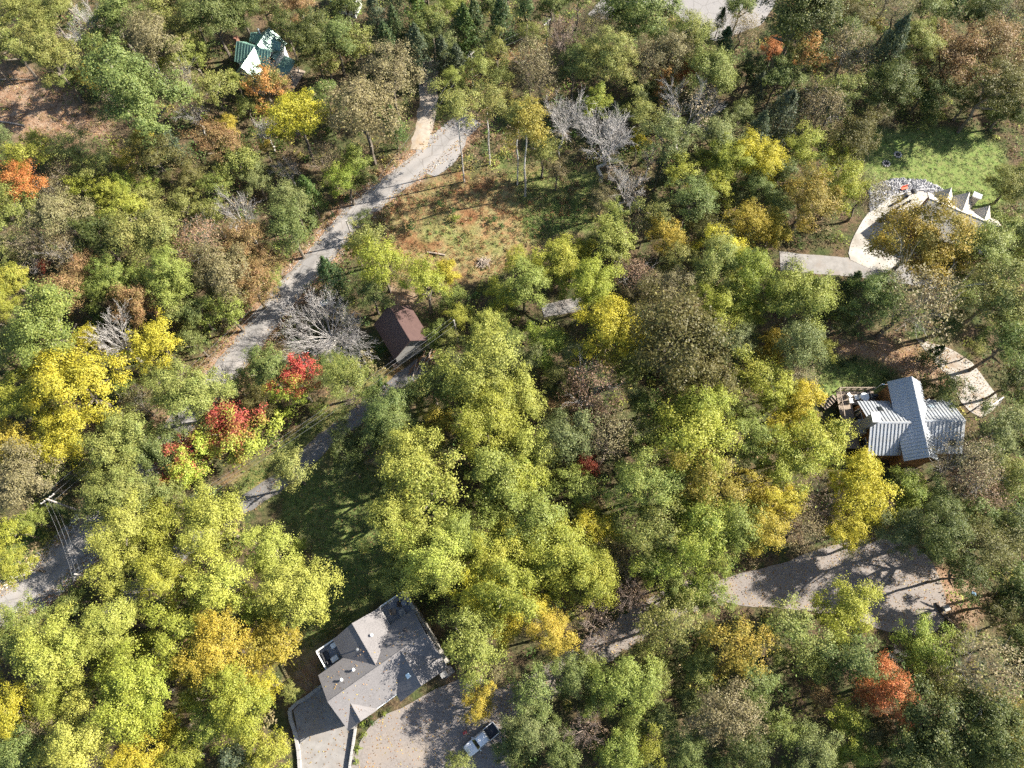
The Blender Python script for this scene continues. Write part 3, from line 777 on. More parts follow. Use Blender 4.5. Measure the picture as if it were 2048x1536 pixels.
REGION = [('in the top left corner', 60, 40), ('left of the bare-trunked slope', 40, 120), ('on the top left hillside', 260, 60), ('left of the green-roofed house', 410, 100),
          ('on the hillside below the bare slope', 270, 230), ('at the left edge below the bare slope', 70, 330), ('in the gully left of the road', 330, 350), ('on the left hillside', 150, 450),
          ('on the bank left of the road', 530, 440), ('just below the green-roofed house', 560, 200), ('right of the green-roofed house', 680, 60), ('beside the dirt drive', 790, 200),
          ('at the top of the dirt drive', 880, 90), ('at the top of the clearing', 960, 230), ('left of the parking lot', 1090, 60), ('just below the parking lot', 1300, 90),
          ('behind the clearing', 1170, 190), ('right of the parking lot', 1500, 50), ('in the upper right wood', 1400, 200), ('in the wood right of the clearing', 1270, 340),
          ('in the wood left of the lawn', 1430, 330), ('at the top right', 1720, 50), ('in the far top right corner', 1960, 50), ('behind the lawn', 1840, 170),
          ('beside the left end of the lawn', 1650, 260), ('right of the lawn', 2020, 300), ('left of the white patio', 1640, 390), ('in front of the tan-roofed house', 1880, 480),
          ('at the lower edge of the clearing', 1090, 520), ('in the wood above the middle', 1380, 520), ('at the left edge of the photo', 30, 600), ('on the slope left of the road', 250, 580),
          ('on the roadside left of the cables', 450, 590), ('on the slope above the maples', 270, 730), ('at the left edge above the road', 60, 860), ('left of the maples', 240, 930),
          ('between the road and the clearing', 730, 520), ('around the brown-roofed barn', 720, 680), ('right of the brown-roofed barn', 930, 650), ('beside the narrow lane', 740, 850),
          ('at the head of the central wood', 960, 760), ('in the left of the central wood', 850, 960), ('in the middle of the photo', 1150, 680), ('in the central wood', 1120, 860),
          ('in the right of the central wood', 1380, 760), ('in the heart of the right wood', 1400, 920), ('right of the middle', 1560, 640), ('above the metal-roofed house', 1780, 640),
          ('at the right edge above the metal-roofed house', 2000, 680), ('left of the metal-roofed house', 1580, 850), ('below the metal-roofed house', 1780, 980), ('right of the metal-roofed house', 1990, 900),
          ('at the left edge by the road', 40, 1100), ('in the wood right of the roadside pole', 290, 1100), ('left of the shaded lawn', 500, 1120), ('in the lower left wood', 120, 1300),
          ('in the bottom left corner', 90, 1470), ('in the wood left of the shingle-roofed house', 400, 1320), ('beside the shingle-roofed house', 570, 1330), ('at the bottom left of the garage pad', 460, 1480),
          ('right of the shaded lawn', 830, 1080), ('in the lower central wood', 1040, 1110), ('right of the shingle-roofed house', 960, 1260), ('beside the white pickup', 970, 1460),
          ('above the loop drive', 1380, 1080), ('over the loop drive', 1230, 1230), ('below the loop drive', 1400, 1290), ('at the bottom centre', 1130, 1440),
          ('at the bottom right of centre', 1360, 1440), ('above the turning circle', 1600, 1040), ('below the turning circle', 1680, 1270), ('right of the turning circle', 1950, 1130),
          ('below the turning circle on the right', 1880, 1320), ('at the bottom beside the orange tree', 1650, 1440), ('in the bottom right corner', 1930, 1470), ('in the clearing', 920, 430), ('in the bed by the garage pad', 730, 1470)]
rt = random.Random(77)
def colv(c, j, r):
    s = 1 + r.uniform(-j, j)
    return tuple(min(0.7, max(0.01, v * s * (1 + r.uniform(-j, j) * 0.35))) for v in c)
tree_log = []
ROOTS = []
def plant(px, py, rp, code, zc=None, words=None):
    mg = code == 'MG'
    wide = code == 'BW'
    c1, c2, kind, word, noun = SP['DG' if mg else 'BR' if wide else code]
    if words: word, noun = words
    if mg: word, noun = 'glossy dark evergreen', 'magnolia'
    if wide: word, noun, kind = 'large bare spreading', 'tree', 'wide'
    p0 = U(px, py, 6)
    depth = (Vector((p0.x, p0.y, p0.z)) - Vector((0, 0, CAM_H))).dot(Vector((0, ST, -CT)))
    r = rp * depth / FPX * (1.0 if code in ('SH', 'SD', 'SY', 'ST', 'BR', 'BW', 'BV', 'BB') else 1.12 if code == 'MP' else 1.12)
    small = kind == 'shrub'
    if zc is None:
        k = 0.75 if small else {'cedar': 1.75, 'tall': 2.1}.get(kind, 1.8) * rt.uniform(0.92, 1.12)
        zc = k * r + (0.0 if small else 0.6)
    tall = zc > 3.0 * r
    c = U(px, py, zc)
    base = Vector((c.x, c.y, c.z - zc))
    name = {'cedar': 'cedar_tree', 'oak': 'oak_tree', 'poplar': 'poplar_tree', 'magnolia': 'magnolia_tree', 'shrub': 'shrub', 'sapling': 'sapling', 'maple': 'maple_tree'}.get(noun, 'bare_tree' if kind in ('bare', 'vase', 'wide', 'bbrown') else 'broadleaf_tree')
    o = empty(name, base, rt.uniform(0, 6.283))
    if kind == 'maple': o.rotation_euler = (0, 0, 0)
    bare = kind in ('bare', 'vase', 'wide', 'bbrown')
    sz = rt.uniform(0.9, 1.12)
    pale = bare and kind != 'bbrown' or tall
    tm = rt.choice(POLE_TRUNK if (tall or bare or small or kind in ('cedar', 'thinb')) else TRUNK)
    if not small:
        t = bpy.data.objects.new('trunk', tm); COL.objects.link(t); t.parent = o
        zt = zc * (1.0 if not bare else max(0.2, (zc - 0.78 * r * sz) / zc))
        w = r * (0.55 if tall else 0.85 if not bare else 1.0) if kind != 'wide' else r * 0.8
        t.scale = (w, w, zt)
        t.material_slots  # mesh carries the grey-brown bark; pale trunks override on the object
        if len(tm.materials) == 0: tm.materials.append(M['bark'])
        t.material_slots[0].link = 'OBJECT'
        t.material_slots[0].material = M['palebark'] if pale else M['bark']
    def crown(pk, cc1, cc2, mat, s=1.0):
        me = rt.choice(PR[pk]) if isinstance(pk, str) else pk
        q = bpy.data.objects.new('crown', me); COL.objects.link(q); q.parent = o
        if len(me.materials) == 0: me.materials.append(mat)
        q.location = (0, 0, zc); q.scale = (r * s * rt.uniform(0.9, 1.12), r * s * rt.uniform(0.9, 1.12), r * s * sz)
        if kind != 'cedar' and not tall: q.rotation_euler = (rt.uniform(-.22, .22), rt.uniform(-.22, .22), 0)
        q.color = (*cc1, 1); q['col2'] = cc2
        return q
    def branches(bk, mat):
        me = rt.choice(BRANCH[bk])
        q = bpy.data.objects.new('branches', me); COL.objects.link(q); q.parent = o
        if len(me.materials) == 0: me.materials.append(M['twig'])
        q.material_slots[0].link = 'OBJECT'; q.material_slots[0].material = mat
        q.location = (0, 0, zc); q.scale = (r, r, r * sz * (0.75 if bk == 'wide' else 1))
        return q
    j1, j2 = colv(c1, 0.16, rt), colv(c2, 0.16, rt)
    if kind in ('bare', 'vase', 'wide'):
        branches(kind, M['twig'])
        if rt.random() < 0.5 and kind == 'bare': crown('wisp', j1, j2, M['leaf'])
    elif kind == 'bbrown':
        branches('bare', M['twigdark']); crown('wisp', j1, j2, M['leaf'])
    elif kind == 'thinb':
        branches('inner', M['twig'] if rt.random() < 0.6 else M['twigdark']); crown('thin', j1, j2, M['leaf'])
    else:
        pk = kind
        if mg: pk = 'round'
        if kind == 'round' and not small:
            pk = rt.choice(['round', 'round', 'loose', 'fine'] if r > 2.6 else ['round', 'loose'])
        if pk in ('round', 'loose') and r > 4.4 and rt.random() < 0.85: pk = 'big'
        if tall: pk = 'tall' if kind != 'loose' else 'loose'
        if kind == 'maple':
            crown(words_mesh, j1, j2, M['maple'])
        else:
            crown(pk, j1, j2, M['maple'] if kind == 'patchy' else M['leaf'])
    o['r_px'] = rp; o['code'] = code
    tree_log.append((px, py, word, noun, o))
    ROOTS.append((base.x, base.y, r))
    return o
for ent in TREES.replace('\n', '|').split('|'):
    w = ent.split()
    if not w: continue
    plant(float(w[0]), float(w[1]), float(w[2]), w[3], float(w[4]) if len(w) > 4 else None)
# three maples that are turning red
SP['MP'] = ((.43, .080, .060), (.31, .37, .050), 'maple', 'red', 'maple')
mlog = []
for (x, y, r_, zc_, idx, lab) in ((476, 866, 66, 6.0, 0, 'large round maple turning red over yellow-green, right of the smaller red one'),
                            (376, 924, 66, 5.6, 1, 'yellow-green maple with red upper left crown beside the roadside grass'),
                            (602, 776, 54, 6.0, 2, 'tall red-topped maple with yellow-green foot below the large bare tree')):
    words_mesh = PR['maple'][idx]
    o = plant(x, y, r_, 'MP', zc_)
    tree_log.pop()
    tag(o, lab, 'maple tree', 'maples turning red')
ORD = ['first', 'second', 'third', 'fourth', 'fifth', 'sixth', 'seventh', 'eighth', 'ninth', 'tenth', 'eleventh', 'twelfth']
NUM = {2: 'two', 3: 'three', 4: 'four', 5: 'five', 6: 'six', 7: 'seven', 8: 'eight', 9: 'nine', 10: 'ten', 11: 'eleven', 12: 'twelve'}

# ------------------------------------------------------------------ building helpers (local frame: x along the main ridge)
def frame(ox, oy, ang, z=None):
    return Vector((ox, oy, float(hgt(ox, oy)) if z is None else z)), R(ang)
def slope_slab(mb, a, b, c, d, t=0.14):
    mb.slab([a, b, c, d], t)
def gable_pts(along, s0, s1, ctr, hl, hr, ze, zr, zer=None):
    """corner points of a gable roof; along 'x' or 'y'; hl on the lower-coordinate side"""
    zer = ze if zer is None else zer
    def P(s, c, z): return (s, c, z) if along == 'x' else (c, s, z)
    return dict(r0=P(s0, ctr, zr), r1=P(s1, ctr, zr), l0=P(s0, ctr - hl, ze), l1=P(s1, ctr - hl, ze), h0=P(s0, ctr + hr, zer), h1=P(s1, ctr + hr, zer))
def ccw(q):
    q = [Vector(p) for p in q]
    if (q[1] - q[0]).cross(q[2] - q[0]).z < 0: q.reverse()
    return q
def gable_roof(parent, name, along, s0, s1, ctr, hl, hr, ze, zr, mat, zer=None, t=0.14, ridge=True):
    g = gable_pts(along, s0, s1, ctr, hl, hr, ze, zr, zer)
    mb = MB()
    mb.slab(ccw([g['l0'], g['l1'], g['r1'], g['r0']]), t)
    mb.slab(ccw([g['r0'], g['r1'], g['h1'], g['h0']]), t)
    o = mb.build(name, mat, parent)
    if ridge:
        rb = MB()
        a, b = Vector(g['r0']), Vector(g['r1'])
        rb.bar(a, b, 0.07, n=6)
        rb.build('ridge_cap', mat, o)
    return o
def gable_walls(parent, along, s0, s1, ctr, hl, hr, ze, zr, mat, z0=-1.5, inset=0.35, name='wall'):
    hl -= inset; hr -= inset
    k = inset * (zr - ze) / (hl + inset)
    def P(s, c, z): return (s, c, z) if along == 'x' else (c, s, z)
    V = []
    for s in (s0 + inset, s1 - inset):
        V += [P(s, ctr - hl, z0), P(s, ctr + hr, z0), P(s, ctr + hr, ze + k - 0.16), P(s, ctr, zr - 0.2), P(s, ctr - hl, ze + k - 0.16)]
    F = [(0, 1, 2, 3, 4), (9, 8, 7, 6, 5)] + [(i, (i + 1) % 5, 5 + (i + 1) % 5, 5 + i) for i in range(5)]
    return MB().add(V, F).build(name, mat, parent)
PANELS = {}
def metal_slope(parent, a, b, c, d, mat, pitch=0.55, rib=0.14, rh=0.10, name='roof_panel'):
    """a-b eave, d-c ridge: ribbed sheets laid side by side, each one a part"""
    a, b, c, d = map(Vector, (a, b, c, d))
    n = max(2, int(round((b - a).length / pitch)))
    nn = (b - a).cross(d - a).normalized()
    if nn.z < 0: nn = -nn
    e = (b - a).normalized()
    for i in range(n):
        p0 = a.lerp(b, i / n); p1 = a.lerp(b, (i + 1) / n); q0 = d.lerp(c, i / n); q1 = d.lerp(c, (i + 1) / n)
        w = (p1 - p0).length; L = (q0 - p0)
        key = (round(w, 3), round(L.length, 3), mat.name)
        if key not in PANELS:
            l = L.length
            prof = [(0, 0), (0.012, rh), (rib, rh), (rib + 0.03, 0.0), (w - 0.004, 0.0)]
            V = []
            for y in (0, l):
                V += [(x, y, z) for x, z in prof]
            V += [(x, y, -0.03) for y in (0, l) for x in (0, w - 0.004)]
            F = [(i_, i_ + 1, 6 + i_, 5 + i_) for i_ in range(4)] + [(10, 0, 5, 12), (11, 13, 9, 4), (10, 11, 4, 3, 2, 1, 0), (12, 5, 6, 7, 8, 9, 13)]
            PANELS[key] = pyd(name, V, F)
            PANELS[key].materials.append(mat)
        o = link(name, PANELS[key], None, parent)
        x = (p1 - p0).normalized(); y = (L - x * L.dot(x)).normalized(); z = x.cross(y)
        org = p0
        if z.z < 0:
            x = -x; z = -z; org = p1
        o.matrix_local = Matrix.Translation(org + z * 0.01) @ Matrix((x, y, z)).transposed().to_4x4()
def metal_gable(parent, name, along, s0, s1, ctr, hl, hr, ze, zr, mat, zer=None, pitch=0.55, t=0.08):
    g = gable_pts(along, s0, s1, ctr, hl, hr, ze, zr, zer)
    o = gable_roof(parent, name, along, s0, s1, ctr, hl, hr, ze, zr, mat, zer, t, ridge=False)
    metal_slope(o, g['l0'], g['l1'], g['r1'], g['r0'], mat, pitch)
    metal_slope(o, g['h0'], g['h1'], g['r1'], g['r0'], mat, pitch)
    rc = MB()
    a, b = Vector(g['r0']), Vector(g['r1'])
    for sgn, key in ((-1, 'l0'), (1, 'h0')):
        dn = (Vector(g[key]) - a).normalized() * 0.22
        up = Vector((0, 0, 0.10))
        rc.slab(ccw([a + up, b + up, b + dn + up, a + dn + up]), 0.03)
    rc.build('ridge_cap', mat, o)
    return o
def box_part(parent, name, c, d, mat, rz=0.0, bevel=0.0):
    return MB().box(c, d, rz).build(name, mat, parent, bevel)
def window(parent, c, w, h_, normal, glass=None):
    """window in a wall facing local direction normal (angle in degrees): frame and pane"""
    a = R(normal)
    o = MB().box((c[0], c[1], c[2]), (0.10, w, h_), a).build('window', M['white'], parent)
    MB().box((c[0] + 0.04 * math.cos(a), c[1] + 0.04 * math.sin(a), c[2]), (0.06, w - 0.16, h_ - 0.16), a).build('pane', M['glass'], o)
    return o

# ------------------------------------------------------------------ shingle-roofed house (bottom)
loc, ang = frame(-20, 0, 34.5)
HB = empty('shingle_house', loc, ang, 'large house with grey-brown shingle roof and two corner decks beside the parking court', 'house')
gable_walls(HB, 'x', -5.6, 8.9, -1.35, 4.05, 3.75, 6.0, 8.5, M['greywall'], z0=-3)
gable_walls(HB, 'y', -1.0, 5.2, 1.6, 3.5, 3.8, 6.0, 8.3, M['greywall'], z0=-3)
gable_walls(HB, 'y', -6.1, -1.5, 5.3, 3.6, 3.8, 6.0, 8.45, M['stone'], z0=-3)
rf = gable_roof(HB, 'roof', 'x', -5.9, 9.15, -1.35, 4.15, 3.85, 6.0, 8.5, M['shingle'], t=0.2)
gable_roof(HB, 'roof_wing', 'y', -1.1, 5.35, 1.55, 3.6, 3.9, 5.98, 8.3, M['shingle'], t=0.2)
gable_roof(HB, 'roof_gable', 'y', -6.65, -1.4, 5.25, 3.65, 3.92, 5.96, 8.42, M['shingle'], t=0.2)
gable_roof(HB, 'roof_gable', 'y', -5.75, -3.0, -3.7, 2.25, 2.25, 5.97, 7.4, M['shingle'], t=0.2)
gable_walls(HB, 'y', -5.6, -3.2, -3.7, 2.2, 2.2, 6.0, 7.4, M['greywall'], z0=-3)
# decks let into the corners
for (x0, x1, y0, y1) in ((-4.9, -1.9, 2.35, 5.5), (5.3, 9.1, 2.4, 5.6)):
    dk = box_part(HB, 'deck', ((x0 + x1) / 2, (y0 + y1) / 2, 3.55), (x1 - x0 - .02, y1 - y0 - .02, 0.25), M['deckgrey'])
    wl = MB()
    wl.box(((x0 + x1) / 2, y1 - 0.06, 1.0), (x1 - x0 - .06, 0.10, 6.0))
    if x0 < 0: wl.box((x0 + 0.08, (y0 + y1) / 2, 1.0), (0.12, y1 - y0 - .3, 6.0))
    else: wl.box((x1 - 0.08, (y0 + y1) / 2, 1.0), (0.12, y1 - y0 - .3, 6.0))
    wl.build('deck_wall', M['greywall'], dk)
    rl = MB()
    rl.box(((x0 + x1) / 2, y1 + 0.0, 4.7), (x1 - x0 + 0.1, 0.16, 0.10))
    xe = x0 if x0 < 0 else x1
    rl.box((xe, (y0 + y1) / 2, 4.7), (0.16, y1 - y0 - 0.2, 0.10))
    k = 0
    for i in range(10):
        rl.box((x0 + 0.1 + (x1 - x0 - .2) * i / 9, y1, 4.2), (0.06, 0.06, 0.95))
        rl.box((xe, y0 + 0.2 + (y1 - y0 - .5) * i / 9, 4.2), (0.06, 0.06, 0.95))
    rl.build('deck_rail', M['white'], dk)
# trims, gutter, stone side, vents
tr = MB()
tr.bar((-5.9, 2.45, 5.9), (-1.95, 2.45, 5.9), 0.07); tr.bar((5.35, 2.45, 5.9), (9.1, 2.45, 5.9), 0.07); tr.bar((-2.0, 2.5, 5.92), (-2.0, 5.3, 5.92), 0.06); tr.bar((5.42, 2.5, 5.92), (5.42, 5.3, 5.92), 0.06)
tr.bar((-5.6, -5.6, 5.9), (9.1, -5.55, 5.9), 0.07)
tr.build('gutter', M['white'], HB)
box_part(HB, 'facade_ledge', (2.0, 5.58, 4.2), (13.9, 0.22, 0.35), M['greywall'])
sw = MB()
for i in range(16):
    rr = random.Random(i)
    sw.box((9.25 + rr.uniform(-.04, .04), -5.6 + i * 0.70, 2.4 + rr.uniform(-.2, .2)), (0.45 + rr.uniform(-.08, .08), 0.66, 5.2))
sw.build('stone_side_wall', M['stone'], HB, 0.04)
def main_z(y): return 8.5 - (abs(y + 1.35)) * (2.5 / (4.15 if y < -1.35 else 3.85))
def wing_z(x): return 8.3 - abs(x - 1.55) * (2.32 / (3.6 if x < 1.55 else 3.9))
def gab_z(x): return 8.42 - abs(x - 5.25) * (2.46 / 3.65)
for nm, x, y, z, mt in (('roof_vent', 2.9, 2.6, wing_z(2.9), 'white'), ('roof_vent', 0.4, 2.1, wing_z(0.4), 'chrome'), ('roof_vent', -1.3, 0.2, main_z(0.2), 'white'), ('roof_vent', -3.2, 0.0, main_z(0.0), 'white')):
    v = MB(); v.bar((x, y, z - 0.1), (x, y, z + 0.45), 0.10, n=8); v.bar((x, y, z + 0.42), (x, y, z + 0.58), 0.24, 0.10, n=8)
    v.build(nm, M[mt], HB)
v = MB().bar((7.0, 0.6, main_z(.6) - .1), (7.0, 0.6, main_z(.6) + 0.75), 0.16, n=8).bar((7.0, 0.6, main_z(.6) + .7), (7.0, 0.6, main_z(.6) + .9), 0.28, 0.12, n=8).build('roof_vent', M['darkmetal'], HB)
sk = empty('x', (0, 0, 0)); bpy.data.objects.remove(sk)
so = MB().box((0, 0, 0), (0.62, 0.62, 0.16)).build('skylight', M['sky_light'], HB)
so.location = (4.35, -4.6, gab_z(4.35) + 0.12); so.rotation_euler = (0, -math.atan(2.46 / 3.65), 0)
for x in (-1.0, 0.4, 3.4, 6.8):
    window(HB, (x, -5.34 if x < 2 else -5.78, 3.6), 1.1, 1.4, -90)
box_part(HB, 'garage_door', (-5.28, -2.6, 1.4), (0.1, 4.2, 2.6), M['white'])
st = MB()
for i in range(4): st.box((8.4 + i * 0.02, -6.4 - 0.3 * i, 0.45 - 0.12 * i), (1.6, 0.3, 0.2))
st.build('entry_steps', M['padconc'], HB)
bx_ = MB().box((7.9, -6.9, 1.1), (1.0, 0.7, 2.4)).build('entry_bay', M['greywall'], HB)
# deck furniture
def world_of(parent, p):
    c, s = math.cos(parent.rotation_euler.z), math.sin(parent.rotation_euler.z)
    return Vector((parent.location.x + p[0] * c - p[1] * s, parent.location.y + p[0] * s + p[1] * c, parent.location.z + p[2]))
def chair(wloc, rz, mat, label, group='deck chairs', wide=0.7):
    o = empty('deck_chair', wloc, rz, label, 'chair', group)
    box_part(o, 'seat', (0, 0, 0.36), (wide, 0.62, 0.10), mat, bevel=0.03)
    b = box_part(o, 'backrest', (0, 0.34, 0.66), (wide, 0.10, 0.60), mat, bevel=0.03); b.rotation_euler = (R(-8), 0, 0)
    for sx in (-1, 1):
        box_part(o, 'armrest', (sx * wide / 2, 0, 0.56), (0.08, 0.6, 0.05), mat)
        for sy in (-1, 1):
            MB().bar((sx * (wide / 2 - .04), sy * 0.26, 0), (sx * (wide / 2 - .04), sy * 0.26, 0.56), 0.03, n=5).build('leg', mat, o)
    return o
def table(wloc, rz, r_, mat, label, height=0.7, square=False, group=None):
    o = empty('table', wloc, rz, label, 'table', group)
    mb = MB()
    if square: mb.box((0, 0, height), (r_ * 2, r_ * 1.4, 0.06))
    else: mb.bar((0, 0, height - 0.03), (0, 0, height + 0.03), r_, n=20)
    mb.build('table_top', mat, o)
    for k in range(4):
        a = k * math.pi / 2 + .785
        MB().bar((math.cos(a) * r_ * .6, math.sin(a) * r_ * .6, 0), (math.cos(a) * r_ * .55, math.sin(a) * r_ * .55, height - .03), 0.035, n=5).build('leg', mat, o)
    return o
DZ = 3.68
chair(world_of(HB, (6.6, 4.05, DZ)), ang + 1.2, M['wood'], 'tan deck chair on the upper right deck of the shingle-roofed house')
chair(world_of(HB, (7.9, 4.5, DZ)), ang + 2.4, M['darkwood'], 'brown deck chair beside the round table on the upper right deck')
table(world_of(HB, (8.45, 4.2, DZ)), ang, 0.40, M['deckgrey'], 'small round grey table on the upper right deck')
table(world_of(HB, (7.5, 3.15, DZ)), ang + 1.45, 0.62, M['greywall'], 'rectangular grey low table on the upper right deck', 0.45, True)
table(world_of(HB, (-3.35, 3.3, DZ)), ang, 0.50, M['white'], 'pale square table on the left deck of the shingle-roofed house', 0.65, True)
chair(world_of(HB, (-3.95, 3.35, DZ)), ang + 1.5, M['darkmetal'], 'dark deck chair left of the pale table on the left deck')
chair(world_of(HB, (-4.1, 4.2, DZ)), ang + 1.5, M['darkmetal'], 'dark bench against the rail of the left deck', wide=1.5)
cb = empty('storage_cabinet', world_of(HB, (-2.5, 4.85, DZ)), ang, 'white cabinet in the corner of the left deck', 'cabinet')
box_part(cb, 'body', (0, 0, 0.5), (0.8, 0.6, 1.0), M['white'], bevel=0.02); box_part(cb, 'lid', (0, 0, 1.04), (0.88, 0.66, 0.07), M['white'])
# walls round the garage pad and the planting bed
def wall_thing(pts, hgt_, w, mat, label, cat='wall', name='retaining_wall', step=1.1, z0=-0.3):
    """low wall of separate blocks following the ground"""
    P = spline(upoly(pts), step)
    o = empty(name, (P[0][0], P[0][1], float(hgt(*P[0]))), 0, label, cat)
    for i, (a, b) in enumerate(zip(P[:-1], P[1:])):
        c = (a + b) / 2; d = b - a
        blk = MB().box((0, 0, 0), (np.linalg.norm(d) - 0.02, w, hgt_ - z0)).build('block', mat, o, 0.02)
        blk.location = (c[0] - P[0][0], c[1] - P[0][1], float(hgt(*c)) - float(hgt(*P[0])) + (hgt_ + z0) / 2)
        blk.rotation_euler = (0, 0, math.atan2(d[1], d[0]))
    return o
wall_thing([(645, 1371), (612, 1396), (580, 1420), (590, 1460), (598, 1500), (602, 1560)], 0.55, 0.45, M['greywall'], 'grey kerb wall round the left side of the garage pad')
wall_thing([(712, 1456), (707, 1490), (701, 1530), (697, 1570)], 0.7, 0.3, M['greywall'], 'straight grey wall between garage pad and planting bed')

# ------------------------------------------------------------------ metal-roofed house (right)
loc, ang = frame(60, 40, 0)
loc.z = 0.0
HM = empty('metal_roof_house', loc, 0, 'house with ribbed silver metal roof, stone chimney and deck on the right', 'house')
gable_walls(HM, 'y', -10.9, 2.1, 2.7, 2.65, 2.65, 4.5, 6.8, M['cedarwood'])
gable_walls(HM, 'x', -4.6, 2.0, -5.2, 4.5, 4.5, 3.3, 6.0, M['cedarwood'])
gable_walls(HM, 'x', 3.0, 9.9, -4.9, 4.5, 4.4, 3.3, 6.0, M['cedarwood'])
metal_gable(HM, 'roof', 'y', -10.95, 2.15, 2.7, 2.65, 2.65, 4.5, 6.8, M['galv'])
metal_gable(HM, 'roof_wing', 'x', -4.75, 2.0, -5.2, 4.5, 4.5, 3.3, 6.0, M['galv'])
metal_gable(HM, 'roof_wing', 'x', 3.2, 10.05, -4.9, 4.5, 4.4, 3.3, 6.0, M['galv'])
ch = MB()
ch.box((-4.95, -5.1, 1.2), (1.0, 2.3, 5.4)); ch.box((-4.9, -5.1, 5.8), (1.0, 1.35, 4.6))
cho = ch.build('chimney', M['chimstone'], HM, 0.03)
cc = MB().box((0, 0, 0), (1.25, 1.6, 0.18)).build('chimney_cap', M['white'], cho); cc.location = (-4.9, -5.1, 8.2)
def bz(x, y): return 6.0 - abs(y + 5.2) * 0.6
for nm, x, y, w, l, mt in (('skylight', -1.9, -2.4, 0.75, 1.0, 'glass'), ('skylight', 6.3, -1.9, 1.1, 0.75, 'sky_light'), ('skylight', 8.2, -8.0, 0.9, 0.9, 'glass')):
    so = MB().box((0, 0, 0), (w, l, 0.14)).build(nm, M['darkmetal'], HM, 0.02)
    so.location = (x, y, bz(x, y) + 0.12); so.rotation_euler = (math.atan(0.6) * (-1 if y > -5 else 1), 0, 0)
    pn = MB().box((0, 0, 0.06), (w - 0.14, l - 0.14, 0.06)).build('pane', M[mt], so)
v = MB().bar((5.55, -1.2, 3.6), (5.55, -1.2, 5.4), 0.10, n=8).build('flue_pipe', M['white'], HM)
# west gable glazing
for y, z, w, h_ in ((-3.1, 2.0, 1.3, 2.1), (-7.2, 2.0, 1.2, 1.8), (-2.0, 1.9, 0.6, 2.0)):
    window(HM, (-4.28, y, z), w, h_, 180)
# deck wrapping the west and north sides, posts and rails as parts
dk = empty('timber_deck', (60, 40, 0), 0, 'timber deck with rails wrapping the left side of the metal-roofed house', 'deck')
DKZ = 1.3
nb = 0
for i in range(22):
    x = -6.75 + i * 0.28
    y0, y1 = (-8.0, 1.75) if x < -4.75 else (-0.55, 1.75)
    MB().box((x, (y0 + y1) / 2, DKZ), (0.262, y1 - y0, 0.06)).build('board', M['wood'], dk)
fr = MB(); fr.box((-3.7, 0.6, DKZ - 0.15), (6.1, 2.2, 0.2)); fr.box((-5.75, -4.2, DKZ - 0.15), (1.9, 7.4, 0.2))
fr.build('frame', M['darkwood'], dk)
rp = [(-6.85, 1.85), (-5.7, 1.85), (-4.6, 1.85), (-3.5, 1.85), (-2.4, 1.85), (-1.2, 1.85), (-6.85, -0.6), (-6.85, -2.6), (-6.85, -4.6), (-6.85, -6.4), (-6.85, -8.0)]
for x, y in rp:
    MB().box((x, y, DKZ + 0.15), (0.14, 0.14, 2.7)).build('post', M['wood'], dk)
for a, b in (((-6.85, 1.85), (-1.0, 1.85)), ((-6.85, 1.85), (-6.85, -8.1))):
    for z in (1.45, 0.9, 0.45):
        MB().bar((*a, DKZ + z), (*b, DKZ + z), 0.09 if z > 1 else 0.05, n=4).build('rail', M['wood'], dk)
sd_ = MB()
for i in range(6):
    sd_.box((-7.2 - i * 0.33, 0.7 - i * 0.25, DKZ - 0.15 - i * 0.18), (0.36, 1.2, 0.10), 0.6)
sd_.build('stair', M['wood'], dk)
table((57.3, 40.55, DKZ + 0.05), 0, 0.72, M['white'], 'round white table on the timber deck')
chair((55.0, 40.9, DKZ + 0.05), 2.2, M['white'], 'white deck chair nearest the rail corner of the timber deck', 'timber deck chairs')
chair((55.1, 39.9, DKZ + 0.05), 1.6, M['white'], 'white deck chair below the corner chair on the timber deck', 'timber deck chairs')
chair((56.1, 40.5, DKZ + 0.05), -1.5, M['white'], 'white deck chair left of the round white table', 'timber deck chairs')
chair((58.2, 41.2, DKZ + 0.05), 0.3, M['darkmetal'], 'dark deck chair right of the round white table', 'timber deck chairs')
gr = empty('barbecue_grill', (58.9, 40.7, DKZ + 0.04), 0.1, 'grey barbecue grill beside the dark chair on the timber deck', 'grill')
box_part(gr, 'cart', (0, 0, 0.4), (1.1, 0.55, 0.75), M['chrome'], bevel=0.03); MB().bar((-0.4, 0, 0.85), (0.4, 0, 0.85), 0.27, n=10).build('hood', M['darkmetal'], gr)
fl = empty('flagpole', (59.35, 41.95, DKZ), 0, 'striped flag on a short pole at the deck corner by the silver roof', 'flag')
MB().bar((0, 0, 0), (0, 0, 2.9), 0.04, n=6).build('pole', M['white'], fl)
flag = empty('x', (0, 0, 0)); bpy.data.objects.remove(flag)
fme = MB()
for i in range(7):
    fme.slab([(0.05 + 0, 0.02 * i, 2.75 - i * 0.09), (1.05, 0.02 * i - 0.08, 2.70 - i * 0.09), (1.05, 0.02 * i - 0.06, 2.61 - i * 0.09), (0.05, 0.02 * i + .02, 2.66 - i * 0.09)], 0.015)
fo = fme.build('flag_cloth', M['white'], fl)
s2 = MB()
for i in range(0, 7, 2):
    s2.slab([(0.05, 0.02 * i - .012, 2.75 - i * 0.09), (1.05, 0.02 * i - 0.092, 2.70 - i * 0.09), (1.05, 0.02 * i - 0.082, 2.655 - i * 0.09), (0.05, 0.02 * i + .003, 2.70 - i * 0.09)], 0.006)
s2.build('red_stripes', M['red'], fo)
MB().box((0.25, -0.03, 2.6), (0.40, 0.05, 0.30)).build('blue_canton', M['blue'], fo)
